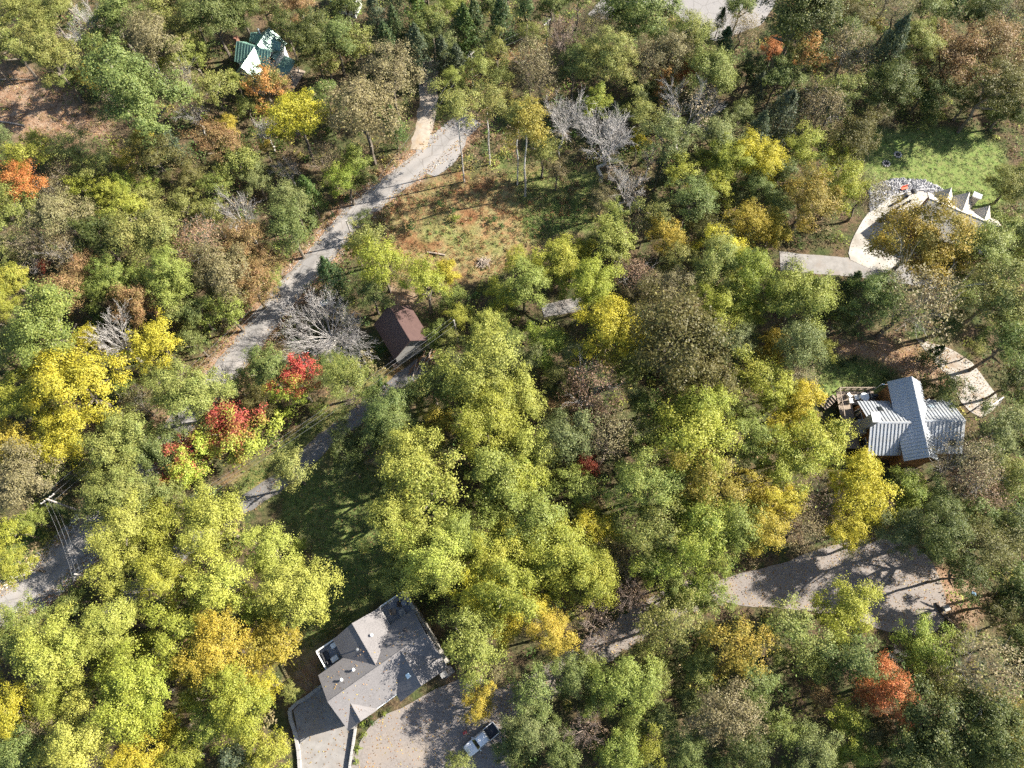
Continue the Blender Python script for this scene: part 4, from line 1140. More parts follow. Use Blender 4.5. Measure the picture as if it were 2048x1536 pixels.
# south porch of the house
po = MB()
for i in range(5): po.box((2.6 + i * 0.1, -11.6 - i * 0.75, 1.5 - i * 0.28), (2.2, 0.7, 0.12))
po.build('porch_steps', M['wood'], HM)
for x, y in ((1.3, -11.5), (3.7, -11.5), (1.6, -13.5), (4.2, -13.5), (1.9, -15.0), (4.6, -15.0)):
    MB().box((x, y, 1.2), (0.12, 0.12, 2.6)).build('porch_post', M['wood'], HM)
# white A-frame swing by the gravel path
g0 = U(1958, 826); g1 = U(1988, 805)
sf = empty('swing_frame', ((g0 + g1) / 2), 0, 'white timber A-frame swing stand beside the gravel path', 'swing')
d_ = (g1 - g0) / 2
for sg in (-1, 1):
    for k in (-1, 1):
        n_ = Vector((-d_.y, d_.x, 0)).normalized() * 0.9
        MB().bar(d_ * sg * 1.0 + n_ * k - Vector((0, 0, .1)), d_ * sg + Vector((0, 0, 2.3)), 0.08, n=4).build('leg', M['white'], sf)
MB().bar(-d_ * 1.1 + Vector((0, 0, 2.3)), d_ * 1.1 + Vector((0, 0, 2.3)), 0.10, n=4).build('beam', M['white'], sf)
MB().box((0, 0, 0.5), (1.2, 0.4, 0.06), math.atan2(d_.y, d_.x)).build('seat', M['white'], sf)

# ------------------------------------------------------------------ brown-roofed barn
ax = math.degrees(math.atan2(48.28 - 54.55, -16.32 + 20.1))
loc, ang = frame(-18.2, 51.4, ax)
BN = empty('barn', loc, ang, 'small barn with red-brown metal roof and grey wall beside the lane', 'barn')
gable_walls(BN, 'x', -3.6, 3.6, 0, 3.4, 3.4, 3.5, 6.95, M['greywall'], inset=0.3)
gable_roof(BN, 'roof', 'x', -3.7, 3.75, 0, 3.45, 3.45, 3.5, 6.95, M['brownroof'], t=0.12)
st = MB()
for i in range(6): st.box((2.2 + i * 0.30, -3.55, 1.5 - i * 0.25), (0.30, 0.9, 0.06))
st.build('stair', M['darkwood'], BN)
window(BN, (-0.6, -3.14, 2.0), 0.8, 0.9, -90); window(BN, (0.9, -3.14, 2.0), 0.8, 0.9, -90)
lp = empty('lumber_stack', world_of(BN, (5.0, 0.6, 0)), ang + 0.25, 'stack of weathered planks leaning at the lower end of the barn', 'lumber')
for i in range(16):
    rr = random.Random(i + 9)
    MB().box((rr.uniform(-.7, .7), -1.6 + (i % 8) * 0.42, 0.12 + (i // 8) * 0.3 + rr.uniform(0, .1)), (0.16, 3.2, 0.10), rr.uniform(-.35, .35) + 0.3).build('plank', M['log' if i % 3 else 'cedarwood'], lp)

# ------------------------------------------------------------------ green-roofed house (top left)
ax = math.degrees(math.atan2(109.25 - 111.73, 6.62))
loc, ang = frame(-49.65 * .978, 110.5 * .978, ax)
loc.z = 2.4
HG = empty('green_roof_house', loc, ang, 'house with cross-gabled green metal roof in the top left wood', 'house')
metal_gable(HG, 'roof', 'x', -3.6, 3.6, 0, 2.6, 2.6, 4.5, 7.0, M['greenroof'], pitch=0.6)
gable_walls(HG, 'x', -3.5, 3.5, 0, 2.6, 2.6, 4.5, 7.0, M['white'], z0=-2)
metal_gable(HG, 'roof_gable', 'y', -5.4, 0.0, 0.3, 2.3, 2.3, 4.4, 6.9, M['greenroof'], pitch=0.6)
gable_walls(HG, 'y', -5.2, 0.0, 0.3, 2.3, 2.3, 4.4, 6.9, M['white'], z0=-2)
metal_gable(HG, 'roof_gable', 'y', 0.0, 4.8, 1.0, 2.9, 2.9, 4.9, 7.4, M['greenroof'], pitch=0.6)
gable_walls(HG, 'y', 0.0, 4.6, 1.0, 2.9, 2.9, 4.9, 7.4, M['white'], z0=-2)
metal_gable(HG, 'dormer_roof', 'x', 1.0, 4.1, 3.0, 1.2, 1.2, 5.6, 6.5, M['greenroof'], pitch=0.5)
gable_walls(HG, 'x', 1.4, 4.0, 3.0, 1.1, 1.1, 5.6, 6.5, M['white'], z0=4)
metal_gable(HG, 'dormer_roof', 'x', -2.6, 0.5, 3.4, 1.3, 1.3, 5.4, 6.4, M['greenroof'], pitch=0.5)
pr = MB().slab(ccw([(3.6, -2.6, 3.2), (6.1, -2.2, 2.7), (6.1, 3.2, 2.7), (3.6, 3.2, 3.2)]), 0.12)
pr.build('porch_roof', M['greenroof'], HG)
pf = MB().box((5.3, 0.4, 0.2), (3.6, 6.0, 0.2)); pf.build('porch_floor', M['wood'], HG)
for y in (-2.0, 0.4, 2.9): MB().box((6.0, y, 1.4), (0.15, 0.15, 2.6)).build('porch_post', M['white'], HG)
MB().box((-3.75, 0.3, 5.0), (0.6, 0.8, 5.2)).build('chimney', M['brick'], HG)
MB().bar((-1.0, 3.9, 6.0), (-1.0, 3.9, 7.3), 0.16, n=8).build('flue_pipe', M['white'], HG)
window(HG, (3.2, 0.0, 5.2), 1.2, 1.5, 0); window(HG, (-0.7, -4.88, 4.0), 1.0, 1.2, -90); window(HG, (1.3, -4.88, 4.0), 1.0, 1.2, -90)
# a second green roof just inside the top edge
p_ = U(690, -16, 4)
HG2 = empty('green_roof_outbuilding', Vector((p_.x, p_.y, float(hgt(p_.x, p_.y)))), R(-15), 'green-roofed outbuilding cut off by the top edge of the photo', 'building')
metal_gable(HG2, 'roof', 'x', -2.6, 2.6, 0, 2.2, 2.2, 3.0, 4.6, M['greenroof'], pitch=0.6)
gable_walls(HG2, 'x', -2.5, 2.5, 0, 2.2, 2.2, 3.0, 4.6, M['white'], z0=-2)

# ------------------------------------------------------------------ tan-roofed house (right of the patio)
ax = math.degrees(math.atan2(70.6 - 75.51, 82 - 73.06))
loc, ang = frame(78.5, 72.6, ax)
loc.z = 0.2
HT = empty('tan_roof_house', loc, ang, 'house with tan roof and three rear gables beside the lawn', 'house')
gable_roof(HT, 'roof', 'x', -6.4, 6.4, 0, 4.6, 4.2, 3.5, 6.5, M['tanroof'], t=0.18)
gable_walls(HT, 'x', -6.2, 6.2, 0, 4.5, 4.1, 3.5, 6.5, M['brick'], z0=-2)
for cx, w, l, zr in ((-3.55, 1.55, 4.7, 5.9), (-0.55, 1.9, 5.1, 6.1), (3.4, 1.5, 4.3, 5.8)):
    gable_roof(HT, 'roof_gable', 'y', 0.4, l, cx, w, w, 3.7, zr, M['tanroof'], t=0.16)
    gable_walls(HT, 'y', 0.4, l - 0.1, cx, w, w, 3.7, zr, M['white'], z0=-2, inset=0.2)
MB().box((0.9, 5.2, 2.6), (1.2, 0.8, 6.4)).build('chimney', M['stone'], HT)
MB().box((0.9, 5.2, 5.95), (1.5, 1.1, 0.25)).build('chimney_cap', M['chrome'], HT)
lt = MB()
for i in range(9): lt.box((-5.92, -2.6 + i * 0.55, 3.2), (0.08, 0.10, 3.4)); lt.box((-5.95, -0.4, 1.6 + i * 0.36), (0.07, 4.6, 0.08))
lt.build('gable_lattice', M['white'], HT)

# ------------------------------------------------------------------ utility poles and cables
def util_pole(bx, by, h_, label, arms=1, az=0.0, transformer=False):
    b = U(bx, by)
    o = empty('utility_pole', b, az, label, 'utility pole', 'utility poles')
    MB().bar((0, 0, -0.3), (0, 0, h_), 0.17, 0.12, n=9).build('pole', M['poletimber'], o)
    for k in range(arms):
        z = h_ - 0.35 - k * 0.9
        am = MB().box((0, 0.12, z), (2.2, 0.10, 0.13)).build('crossarm', M['poletimber'], o)
        for x in (-1.0, -0.45, 0.45, 1.0):
            MB().bar((x, 0.12, z + .05), (x, 0.12, z + .26), 0.05, 0.04, n=6).build('insulator', M['white'], am)
    if transformer:
        MB().bar((0.32, 0, h_ - 2.0), (0.32, 0, h_ - 1.1), 0.24, n=10).build('transformer', M['chrome'], o)
    return b, h_
P1 = util_pole(158, 1021, 8.2, 'pale leaning-looking utility pole with crossarm beside the road at left', 1, 0.75)
P3 = util_pole(709, 486, 7.0, 'thin utility pole on the road edge by the clearing', 0, 0.75)
P4 = util_pole(946, 172, 8.0, 'utility pole with transformer above the dirt drive', 1, 0.9, True)
P5 = util_pole(915, 684, 8.2, 'silvered utility pole right of the brown-roofed barn', 0, 0.75)
q6 = PJ(-60.4, 11.7, float(hgt(-60.4, 11.7)))
P6 = util_pole(q6[0], q6[1], 9.0, 'utility pole among the trees right of the lower road', 0, 0.2)
P7 = util_pole(1092, 112, 8.5, 'distant utility pole left of the parking lot', 1, 0.9)
def cable(A, B, off, label, sag=1.0, dz=0.0, rad=0.012):
    a = A[0] + Vector((0, 0, A[1] - dz)); b = B[0] + Vector((0, 0, B[1] - dz))
    d = (b - a); n_ = Vector((-d.y, d.x, 0)).normalized()
    pts = []
    for i in range(17):
        t = i / 16
        pts.append(a.lerp(b, t) + n_ * off - Vector((0, 0, sag * 4 * t * (1 - t))))
    o = pts[0].copy()
    mb = MB().tube([p - o for p in pts], [rad] * 17, 4)
    q = mb.build('power_cable', M['cable'], None)
    q.location = o
    return tag(q, label, 'cable', 'power cables')
for off, w_ in ((-0.9, 'right'), (0.0, 'middle'), (0.9, 'left')): cable(P1, P3, off, w_ + ' of three power cables along the road from the left pole', 1.6, 0.1)
for off, w_ in ((-0.5, 'right'), (0.5, 'left')): cable(P3, P4, off, w_ + ' of two power cables from the road-edge pole to the transformer pole', 1.0, 0.1)
for off, w_ in ((-0.6, 'upper'), (0.0, 'middle'), (0.7, 'lower')): cable(P5, P6, off, w_ + ' of three power cables above the narrow lane from the barn pole', 1.8, 0.15)
for off, w_ in ((-0.5, 'left'), (0.05, 'middle'), (0.6, 'right')): cable(P1, P6, off, w_ + ' of three power cables crossing the lower road from the left pole', 0.6, 0.2)
for off, w_ in ((-0.7, 'lower'), (0.7, 'upper')): cable(P4, P7, off, w_ + ' of two power cables from the transformer pole to the parking lot', 0.7, 0.1)

# ------------------------------------------------------------------ pickup
fr_ = Vector((-6.3, -11.15)); rr_ = Vector((-2.6, -8.3))
dv = (rr_ - fr_).normalized()
mid = fr_ + dv * 2.6
PK_ = empty('pickup_truck', Vector((mid.x, mid.y, float(hgt(mid.x, mid.y)) + 0.10)), math.atan2(-dv.y, -dv.x), 'white pickup truck parked under the trees on the parking court', 'pickup truck')
W = 0.88
def loft(secs, name, mat, parent, smooth=True):
    """cross sections along x: (x, half width bottom, half width top, z bottom, z top)"""
    V = []; F = []
    for x, wb, wt, z0, z1 in secs:
        zm = (z0 + z1) / 2
        V += [(x, -wb * .96, z0), (x, wb * .96, z0), (x, wb, zm), (x, wt, z1 - .04), (x, wt * .90, z1), (x, -wt * .90, z1), (x, -wt, z1 - .04), (x, -wb, zm)]
    for i in range(len(secs) - 1):
        for k in range(8):
            F.append((i * 8 + k, i * 8 + (k + 1) % 8, (i + 1) * 8 + (k + 1) % 8, (i + 1) * 8 + k))
    F += [tuple(range(7, -1, -1)), tuple(range((len(secs) - 1) * 8, len(secs) * 8))]
    return MB().add(V, F).build(name, mat, parent, 0, smooth)
body = loft([(2.60, .66, .60, .42, .78), (2.45, .82, .76, .32, .96), (1.9, W, .82, .30, 1.04), (1.15, W, .85, .30, 1.10), (0.6, W, .84, .30, 1.12), (-0.95, W, .84, .30, 1.12)], 'body', M['carwhite'], PK_)
cab = loft([(1.12, .80, .74, 1.05, 1.14), (0.52, .80, .64, 1.05, 1.70), (0.1, .80, .66, 1.05, 1.76), (-0.7, .80, .66, 1.05, 1.75), (-0.95, .80, .68, 1.05, 1.66)], 'cab', M['carwhite'], PK_)
ws = MB().slab(ccw([(1.09, -0.72, 1.185), (0.58, -0.60, 1.68), (0.58, 0.60, 1.68), (1.09, 0.72, 1.185)]), 0.02).build('windscreen', M['glass'], cab)
for s_ in (-1, 1):
    MB().slab([(0.85, s_ * .815, 1.16), (0.50, s_ * .70, 1.62), (-0.80, s_ * .72, 1.62), (-0.85, s_ * .815, 1.16)], 0.02).build('side_window', M['glass'], cab)
    MB().box((0, 0, 0), (0.14, 0.22, 0.16)).build('mirror', M['carwhite'], PK_, 0.03).location = (0.82, s_ * 1.0, 1.20)
    MB().box((0, 0, 0), (0.12, 0.30, 0.14)).build('headlight', M['chrome'], PK_, 0.02).location = (2.52, s_ * .58, .80)
    MB().box((-1.78, s_ * (W - .05), .78), (1.66, 0.10, .72)).build('bed_side', M['carwhite'], PK_, 0.02)
    MB().box((-2.60, s_ * (W - .08), .85), (0.05, 0.12, .34)).build('tail_light', M['red'], PK_)
    for x in (1.72, -1.62):
        wh = MB().bar((x, s_ * .70, .36), (x, s_ * .90, .36), 0.36, n=18).build('wheel', M['black'], PK_)
        MB().bar((x, s_ * .895, .36), (x, s_ * .915, .36), 0.20, n=12).build('rim', M['chrome'], wh)
MB().box((-1.78, 0, .50), (1.66, 1.62, .08)).build('bed_floor', M['darkmetal'], PK_)
MB().box((-2.60, 0, .80), (0.08, 1.60, .62)).build('tailgate', M['carwhite'], PK_, 0.02)
MB().box((2.60, 0, .50), (0.12, 1.40, .20)).build('bumper', M['chrome'], PK_, 0.03)
MB().box((2.585, 0, .74), (0.05, 0.9, .20)).build('grille', M['darkmetal'], PK_)

# small things on the courts
def small(name, px, py, label, cat, parts, rz=0.0, dz=0.0, group=None):
    b = U(px, py); b.z += dz
    o = empty(name, b, rz, label, cat, group)
    for nm, mb, mat in parts: mb.build(nm, M[mat], o)
    return o
small('toy_ride', 930, 1465, 'small red object on the court above the white pickup', 'toy', [('body', MB().box((0, 0, .25), (.55, .32, .30)), 'red'), ('handle', MB().bar((.1, 0, .3), (.1, 0, .6), .03, n=5), 'white')], 0.4, 0.1)
small('utility_box', 1888, 1217, 'pale square utility box behind the log edge of the turning circle', 'utility box', [('body', MB().box((0, 0, .4), (.8, .7, .8)), 'greywall'), ('lid', MB().box((0, 0, .84), (.86, .76, .08)), 'greywall')], 0.3)
small('wheelbarrow', 1944, 1188, 'small pale blue object in the trees right of the turning circle', 'barrow', [('tray', MB().box((0, 0, .45), (.7, .45, .2)), 'blue'), ('handle', MB().bar((-.4, .2, .4), (-1.0, .25, .5), .03, n=5), 'chrome')], 2.5)
wall_thing([(1872, 1205), (1880, 1225), (1900, 1243), (1915, 1262)], 0.40, 0.35, M['darkwood'], 'dark timber edging along the right end of the turning circle', 'edging', 'timber_edging', 1.4)
# patio furniture and kerb
small('barbecue_kettle', 1822, 390, 'round black kettle on the white patio', 'barbecue', [('bowl', MB().bar((0, 0, .5), (0, 0, .95), .28, .62, n=14), 'black'), ('lid', MB().bar((0, 0, .95), (0, 0, 1.2), .62, .2, n=14), 'black'), ('leg', MB().bar((0, 0, 0), (0, 0, .5), .08, n=6), 'darkmetal')], 0, 0.1)
small('garden_bench', 1806, 380, 'small red bench at the edge of the riprap', 'bench', [('seat', MB().box((0, 0, .42), (1.3, .45, .06)), 'orange'), ('backrest', MB().box((0, .24, .72), (1.3, .06, .5)), 'orange'), ('leg', MB().box((-.5, 0, .2), (.06, .4, .4)), 'darkmetal'), ('leg', MB().box((.5, 0, .2), (.06, .4, .4)), 'darkmetal')], 0.3, 0.12)
for (a, b, lab) in (((1783, 412), (1812, 396), 'upper row of potted plants on the white patio'), ((1790, 421), (1818, 404), 'lower row of potted plants on the white patio')):
    for i in range(6):
        t = i / 5
        small('potted_plant', a[0] + (b[0] - a[0]) * t, a[1] + (b[1] - a[1]) * t, f'{ORD[i]} pot from the left in the {lab}', 'potted plant',
              [('pot', MB().bar((0, 0, 0), (0, 0, .3), .16, .22, n=8), 'brick'), ('foliage', MB().bar((0, 0, .28), (0, 0, .7), .26, .08, n=6), 'under_solid')] if False else
              [('pot', MB().bar((0, 0, 0), (0, 0, .3), .18, .25, n=8), 'darkmetal'), ('stem', MB().bar((0, 0, .25), (.1, 0, .75), .12, .05, n=5), 'darkwood')], i, 0.1, lab)
wall_thing([(1752, 418), (1770, 402), (1795, 392), (1822, 384), (1850, 380), (1868, 380)], 0.35, 0.30, M['greyrock'], 'low curved stone wall between white patio and riprap', 'wall', 'garden_wall', 1.0)
for px, py, lab in ((1795, 310, 'upper of two fire pits on the lawn'), (1772, 328, 'lower of two fire pits on the lawn')):
    b = U(px, py)
    o = empty('fire_pit', b, 0, lab, 'fire pit', 'fire pits on the lawn')
    for i in range(9):
        a = 6.283 * i / 9
        s_ = MB().box((0, 0, 0), (.34, .26, .24)).build('stone', M['rock'], o, 0.04)
        s_.location = (math.cos(a) * .62, math.sin(a) * .62, .1); s_.rotation_euler = (0.1 * math.sin(i * 3), 0, a)
    MB().bar((0, 0, -.1), (0, 0, .05), .52, n=10).build('ash_bed', M['black'], o)
# fire ring under the big bare tree, slab and log in the clearing, brush heap
b = U(615, 713)
o = empty('fire_ring', b, 0, 'ring of pale stones in the grass below the large bare tree', 'fire ring')
for i in range(12):
    a = 6.283 * i / 12
    s_ = MB().box((0, 0, 0), (.45, .34, .34)).build('stone', M['rock'], o, 0.05)
    s_.location = (math.cos(a) * .95, math.sin(a) * .95, .12); s_.rotation_euler = (0.2 * math.sin(i * 5), 0.1, a)
small('slab_table', 650, 607, 'white flat panel lying behind the large bare tree', 'panel', [('panel', MB().box((0, 0, .35), (1.5, 1.1, .08)), 'white'), ('leg', MB().box((.5, 0, .15), (.1, .6, .34)), 'chrome'), ('leg', MB().box((-.5, 0, .15), (.1, .6, .34)), 'chrome')], 0.5)
small('fallen_log', 872, 508, 'pale fallen log lying in the clearing', 'log', [('trunk', MB().tube([Vector((-1.6, .1, .15)), Vector((0, 0, .2)), Vector((1.7, -.15, .15))], [.13, .19, .15], 8), 'log'), ('stub', MB().bar((.4, 0, .2), (.6, .5, .4), .06, .03, n=5), 'log')], -0.12)
small('fallen_log', 30, 160, 'fallen log at the top of the bare slope at left', 'log', [('trunk', MB().tube([Vector((-3, .1, .15)), Vector((0, 0, .2)), Vector((3, -.15, .15))], [.16, .14, .10], 8), 'log'), ('stub', MB().bar((.4, 0, .2), (.6, .5, .4), .06, .03, n=5), 'log')], 0.05)
small('fallen_log', 20, 247, 'fallen log at the foot of the bare slope at left', 'log', [('trunk', MB().tube([Vector((-3, .1, .15)), Vector((0, 0, .2)), Vector((3, -.15, .15))], [.13, .17, .15], 8), 'log'), ('stub', MB().bar((-.4, 0, .2), (-.8, .5, .4), .06, .03, n=5), 'log')], -0.15)
bh = empty('brush_heap', U(968, 527), 0, 'heap of cut pale branches in the clearing', 'brush heap')
for i in range(70):
    rr = random.Random(i + 300)
    a = rr.uniform(0, 6.283); l = rr.uniform(.8, 2.0); x, y = rr.gauss(0, .45), rr.gauss(0, .4); e = rr.uniform(-.15, .45)
    p0 = Vector((x - math.cos(a) * l / 2, y - math.sin(a) * l / 2, rr.uniform(.05, .5))); p1 = Vector((x + math.cos(a) * l / 2, y + math.sin(a) * l / 2, max(0.05, p0.z + e)))
    MB().bar(p0, p1, .05, .025, n=5).build('branch', M['log'], bh)

# ------------------------------------------------------------------ uncountable: stones, weeds, undergrowth, fallen leaves
def rock_field(name, pts, sizes, mat, label, seed):
    r = np.random.default_rng(seed)
    base = np.array([[1, 0, 0], [-1, 0, 0], [0, 1, 0], [0, -1, 0], [0, 0, 1], [0, 0, -1]], float)
    tri = np.array([[0, 2, 4], [2, 1, 4], [1, 3, 4], [3, 0, 4], [2, 0, 5], [1, 2, 5], [3, 1, 5], [0, 3, 5]])
    n = len(pts)
    V = base[None] * r.uniform(0.55, 1.1, (n, 6, 1)) * sizes[:, None, None] * np.array([1, 1, .7]) + r.normal(size=(n, 6, 3)) * sizes[:, None, None] * .12
    a = r.uniform(0, 6.283, n); ca, sa = np.cos(a)[:, None], np.sin(a)[:, None]
    x = V[..., 0] * ca - V[..., 1] * sa; y = V[..., 0] * sa + V[..., 1] * ca
    V = np.stack([x, y, V[..., 2]], -1) + pts[:, None, :]
    F = (tri[None] + (np.arange(n) * 6)[:, None, None]).reshape(-1, 3)
    me = bpy.data.meshes.new(name); me.from_pydata(V.reshape(-1, 3).tolist(), [], F.tolist()); me.update()
    return tag(link(name, me, mat), label, 'stones', None, 'stuff')
def scatter_poly(poly, n, seed):
    r = np.random.default_rng(seed)
    lo, hi = poly.min(0), poly.max(0)
    P = r.uniform(lo, hi, (n * 4, 2)); P = P[sdist(P, poly) > 0][:n]
    return np.concatenate([P, hgt(P[:, 0], P[:, 1])[:, None]], 1)
pp = scatter_poly(ROCKS, 1500, 3); pp[:, 2] += 0.1
rock_field('riprap', pp, rng.uniform(0.16, 0.42, len(pp)), M['greyrock'], 'arc of grey riprap stones between lawn and white patio', 4)
def along(line, lo, hi, n, seed, a=0.0, b=1.0):
    r = np.random.default_rng(seed)
    i = r.uniform(a * (len(line) - 2), b * (len(line) - 2), n).astype(int)
    t = unit(np.gradient(line, axis=0))[i]; nn = np.stack([-t[:, 1], t[:, 0]], 1)
    P = line[i] + t * r.uniform(-.6, .6, (n, 1)) + nn * r.uniform(lo, hi, (n, 1))
    return np.concatenate([P, hgt(P[:, 0], P[:, 1])[:, None] + .03], 1)
pp = np.concatenate([along(ROAD, 2.2, 3.6, 900, 5, .80, 1.0), along(ROAD, -3.8, -2.3, 900, 6, .80, 1.0)])
rock_field('verge_gravel', pp, rng.uniform(0.08, 0.22, len(pp)), M['rock'], 'white gravel along both verges of the lower road', 7)
pp = np.concatenate([along(ROAD, -3.4, -2.1, 350, 15, .08, .42), along(ROAD, 2.1, 3.4, 350, 16, .08, .42)])
rock_field('verge_stones', pp, rng.uniform(0.06, 0.15, len(pp)), M['rock'], 'pale stones along the verges of the upper road', 17)

# where the forest floor lies: away from pavings, lawns, buildings
FOOT = [np.array([world_of(HB, (x, y, 0))[:2] for x, y in ((-6.5, -8), (10, -8), (10, 6), (-6.5, 6))]), np.array([(52.5, 23.5), (71, 28), (71, 43), (52.5, 43)]),
        np.array([world_of(BN, (x, y, 0))[:2] for x, y in ((-4.2, -4.6), (6.5, -4.6), (6.5, 4), (-4.2, 4))]), np.array([world_of(HG, (x, y, 0))[:2] for x, y in ((-4.5, -6), (7, -6), (7, 5.5), (-4.5, 5.5))]),
        np.array([world_of(HT, (x, y, 0))[:2] for x, y in ((-7, -5.5), (7, -5.5), (7, 6), (-7, 6))])]
def open_dist(P):
    d = np.full(len(P), -1e9)
    for w_ in list(WPAVE.values()) + [GPATH, ROCKS] + FOOT: d = np.maximum(d, sdist(P, w_))
    for ln, w_ in ((ROAD, 2.7), (DIRT, 1.8), (LANE, 1.9), (LOOP, 2.8), (DRIVE2, 2.5), (DRIVE3, 1.7)): d = np.maximum(d, w_ - ldist(P, ln))
    return d
def turf_dist(P, names):
    return np.max([sdist(P, WP[n]) for n in names], axis=0)
TURF = ['lawn_tr', 'clearing', 'lane_grass', 'shade_lawn', 'house_lawn', 'barn_green', 'barn_yard', 'slope_clear', 'metal_litter', 'clear_shade']
PAL = np.array([(.20, .25, .05), (.13, .20, .04), (.28, .31, .06), (.09, .15, .035), (.16, .23, .045), (.11, .18, .04), (.24, .19, .08), (.30, .23, .12), (.17, .13, .07), (.12, .12, .05), (.33, .30, .07), (.26, .16, .08), (.10, .16, .05)])
def bushes(name, P, rad, hgt_, per, leaf, pal, label, cat, seed, asp=.62, up=.6):
    r = np.random.default_rng(seed)
    n = len(P)
    c = np.repeat(P, per, 0)
    d = unit(r.normal(size=(n * per, 3))); d[:, 2] = np.abs(d[:, 2])
    q = d * (r.uniform(.35, 1, n * per) ** .5)[:, None]
    rr = np.repeat(rad, per)[:, None]; hh = np.repeat(hgt_, per)
    pos = c + np.concatenate([q[:, :2] * rr, (q[:, 2] * hh)[:, None]], 1)
    Nn = unit(d + up * np.array([0, 0, 1.0]) + .6 * r.normal(size=(n * per, 3)))
    col = pal[r.integers(0, len(pal), n)] * r.uniform(.7, 1.25, (n, 1))
    col = np.repeat(col, per, 0) * r.uniform(.7, 1.3, (n * per, 1))
    me = quads_mesh(name, leaf_quads(pos, Nn, leaf, asp, r=r), {'col': col})
    return tag(link(name, me, M['under']), label, cat, None, 'stuff')
r_ = np.random.default_rng(21)
P = r_.uniform((-118, -22), (118, 140), (6500, 2))
vis = np.abs(P[:, 0]) < 78 + 0.30 * (P[:, 1] + 20)
od = open_dist(P); td = turf_dist(P, TURF)
P = P[vis & (od < -0.9) & (td < -0.6)]
P3 = np.concatenate([P, hgt(P[:, 0], P[:, 1])[:, None]], 1)
rad = r_.uniform(.8, 2.4, len(P)); hh = rad * r_.uniform(.7, 1.6, len(P))
bushes('undergrowth', P3, rad, hh, 56, 0.30, PAL, 'mixed bushy undergrowth beneath and between the trees', 'undergrowth', 22)
# tall weeds in the clearing and on rough verges
W1 = scatter_poly(WP['clearing'], 900, 31); W2 = scatter_poly(WP['pole_clear'], 260, 32); W3 = np.concatenate([along(ROAD, -5.2, -2.6, 380, 33, .02, .75), along(ROAD, 2.6, 5.2, 380, 34, .02, .75)])
W4 = scatter_poly(WP['slope_clear'], 160, 35)
W0 = np.concatenate([W1, W2, W3, W4]); W0 = W0[open_dist(W0[:, :2]) < -0.2]
WPAL = np.array([(.30, .21, .10), (.26, .16, .075), (.22, .22, .07), (.13, .19, .045), (.33, .26, .14), (.28, .13, .06), (.17, .15, .07)])
bushes('tall_weeds', W0, r_.uniform(.25, .9, len(W0)), r_.uniform(.25, .9, len(W0)), 26, 0.26, WPAL, 'tan and rusty weeds in the clearing and on the verges', 'weeds', 36, .3, .2)
# lawn tufts
T = np.concatenate([scatter_poly(WP['lawn_tr'], 1300, 41), scatter_poly(WP['shade_lawn'], 2200, 42), scatter_poly(WP['lane_grass'], 1500, 43), scatter_poly(WP['clear_green1'], 1100, 44), scatter_poly(WP['house_lawn'], 700, 45), scatter_poly(WP['clear_shade'], 700, 46), scatter_poly(WP['left_bank'], 500, 47), scatter_poly(WP['barn_green'], 500, 48)])
T = T[open_dist(T[:, :2]) < 0]
GPAL = np.array([(.12, .18, .045), (.15, .205, .055), (.18, .21, .06), (.10, .155, .04), (.24, .23, .09)])
bushes('lawn_grass', T, r_.uniform(.2, .6, len(T)), r_.uniform(.06, .18, len(T)), 14, 0.20, GPAL, 'short grass of the lawns and green verges', 'grass', 49, .3, .8)
# fallen leaves on the pavings and under the trees
L_ = np.concatenate([scatter_poly(WPAVE['turning_circle'], 1600, 51), scatter_poly(WPAVE['parking_court'], 900, 52), along(LOOP, -2.6, 2.6, 1200, 53), along(ROAD, -3.2, -1.4, 1500, 54), along(ROAD, 1.4, 3.2, 1500, 55), scatter_poly(WP['metal_litter'], 1300, 56), scatter_poly(WP['slope_clear'], 1500, 57), scatter_poly(WP['shade_lawn'], 900, 58), along(LANE, -1.9, 1.9, 600, 59), scatter_poly(WPAVE['garage_pad'], 160, 60), scatter_poly(WPAVE['patio'], 220, 61), scatter_poly(GPATH, 320, 62)])
L_[:, 2] += 0.13
rl_ = []
for _ in range(150):
    x = r_.uniform(-5.5, 8.8); y = r_.uniform(-5.2, 1.9)
    z = max(main_z(y), gab_z(x) if y < -1.5 and x > 1.7 else 0, 7.4 - abs(x + 3.7) * .63 if y < -3 and x < -1.5 else 0, wing_z(x) if y > -1 and -2 < x < 5.3 else 0)
    rl_.append(world_of(HB, (x, y, z + 0.05)))
L_ = np.concatenate([L_, np.array(rl_)])
LP = np.array([(.46, .30, .10), (.38, .22, .10), (.28, .15, .08), (.50, .38, .14), (.34, .24, .15)])
cl = LP[r_.integers(0, 5, len(L_))] * r_.uniform(.7, 1.2, (len(L_), 1))
nn = unit(np.array([0, 0, 1.0]) + .35 * r_.normal(size=(len(L_), 3)))
tag(link('fallen_leaves', quads_mesh('fallen_leaves', leaf_quads(L_, nn, 0.20, .7), {'col': cl}), M['under']), 'tan and yellow fallen leaves strewn over paving and ground', 'leaves', None, 'stuff')

# ------------------------------------------------------------------ smaller trees filling the canopy between the large ones
rt = random.Random(123)
STEP = 18
oc = []
gpx = [(x, y) for y in range(-20, 1570, STEP) for x in range(-30, 2090, STEP)]
gw = np.array([U(x, y, 0)[:2] for x, y in gpx])
gopen = (open_dist(gw) > -0.6) | (turf_dist(gw, TURF) > 0.2)
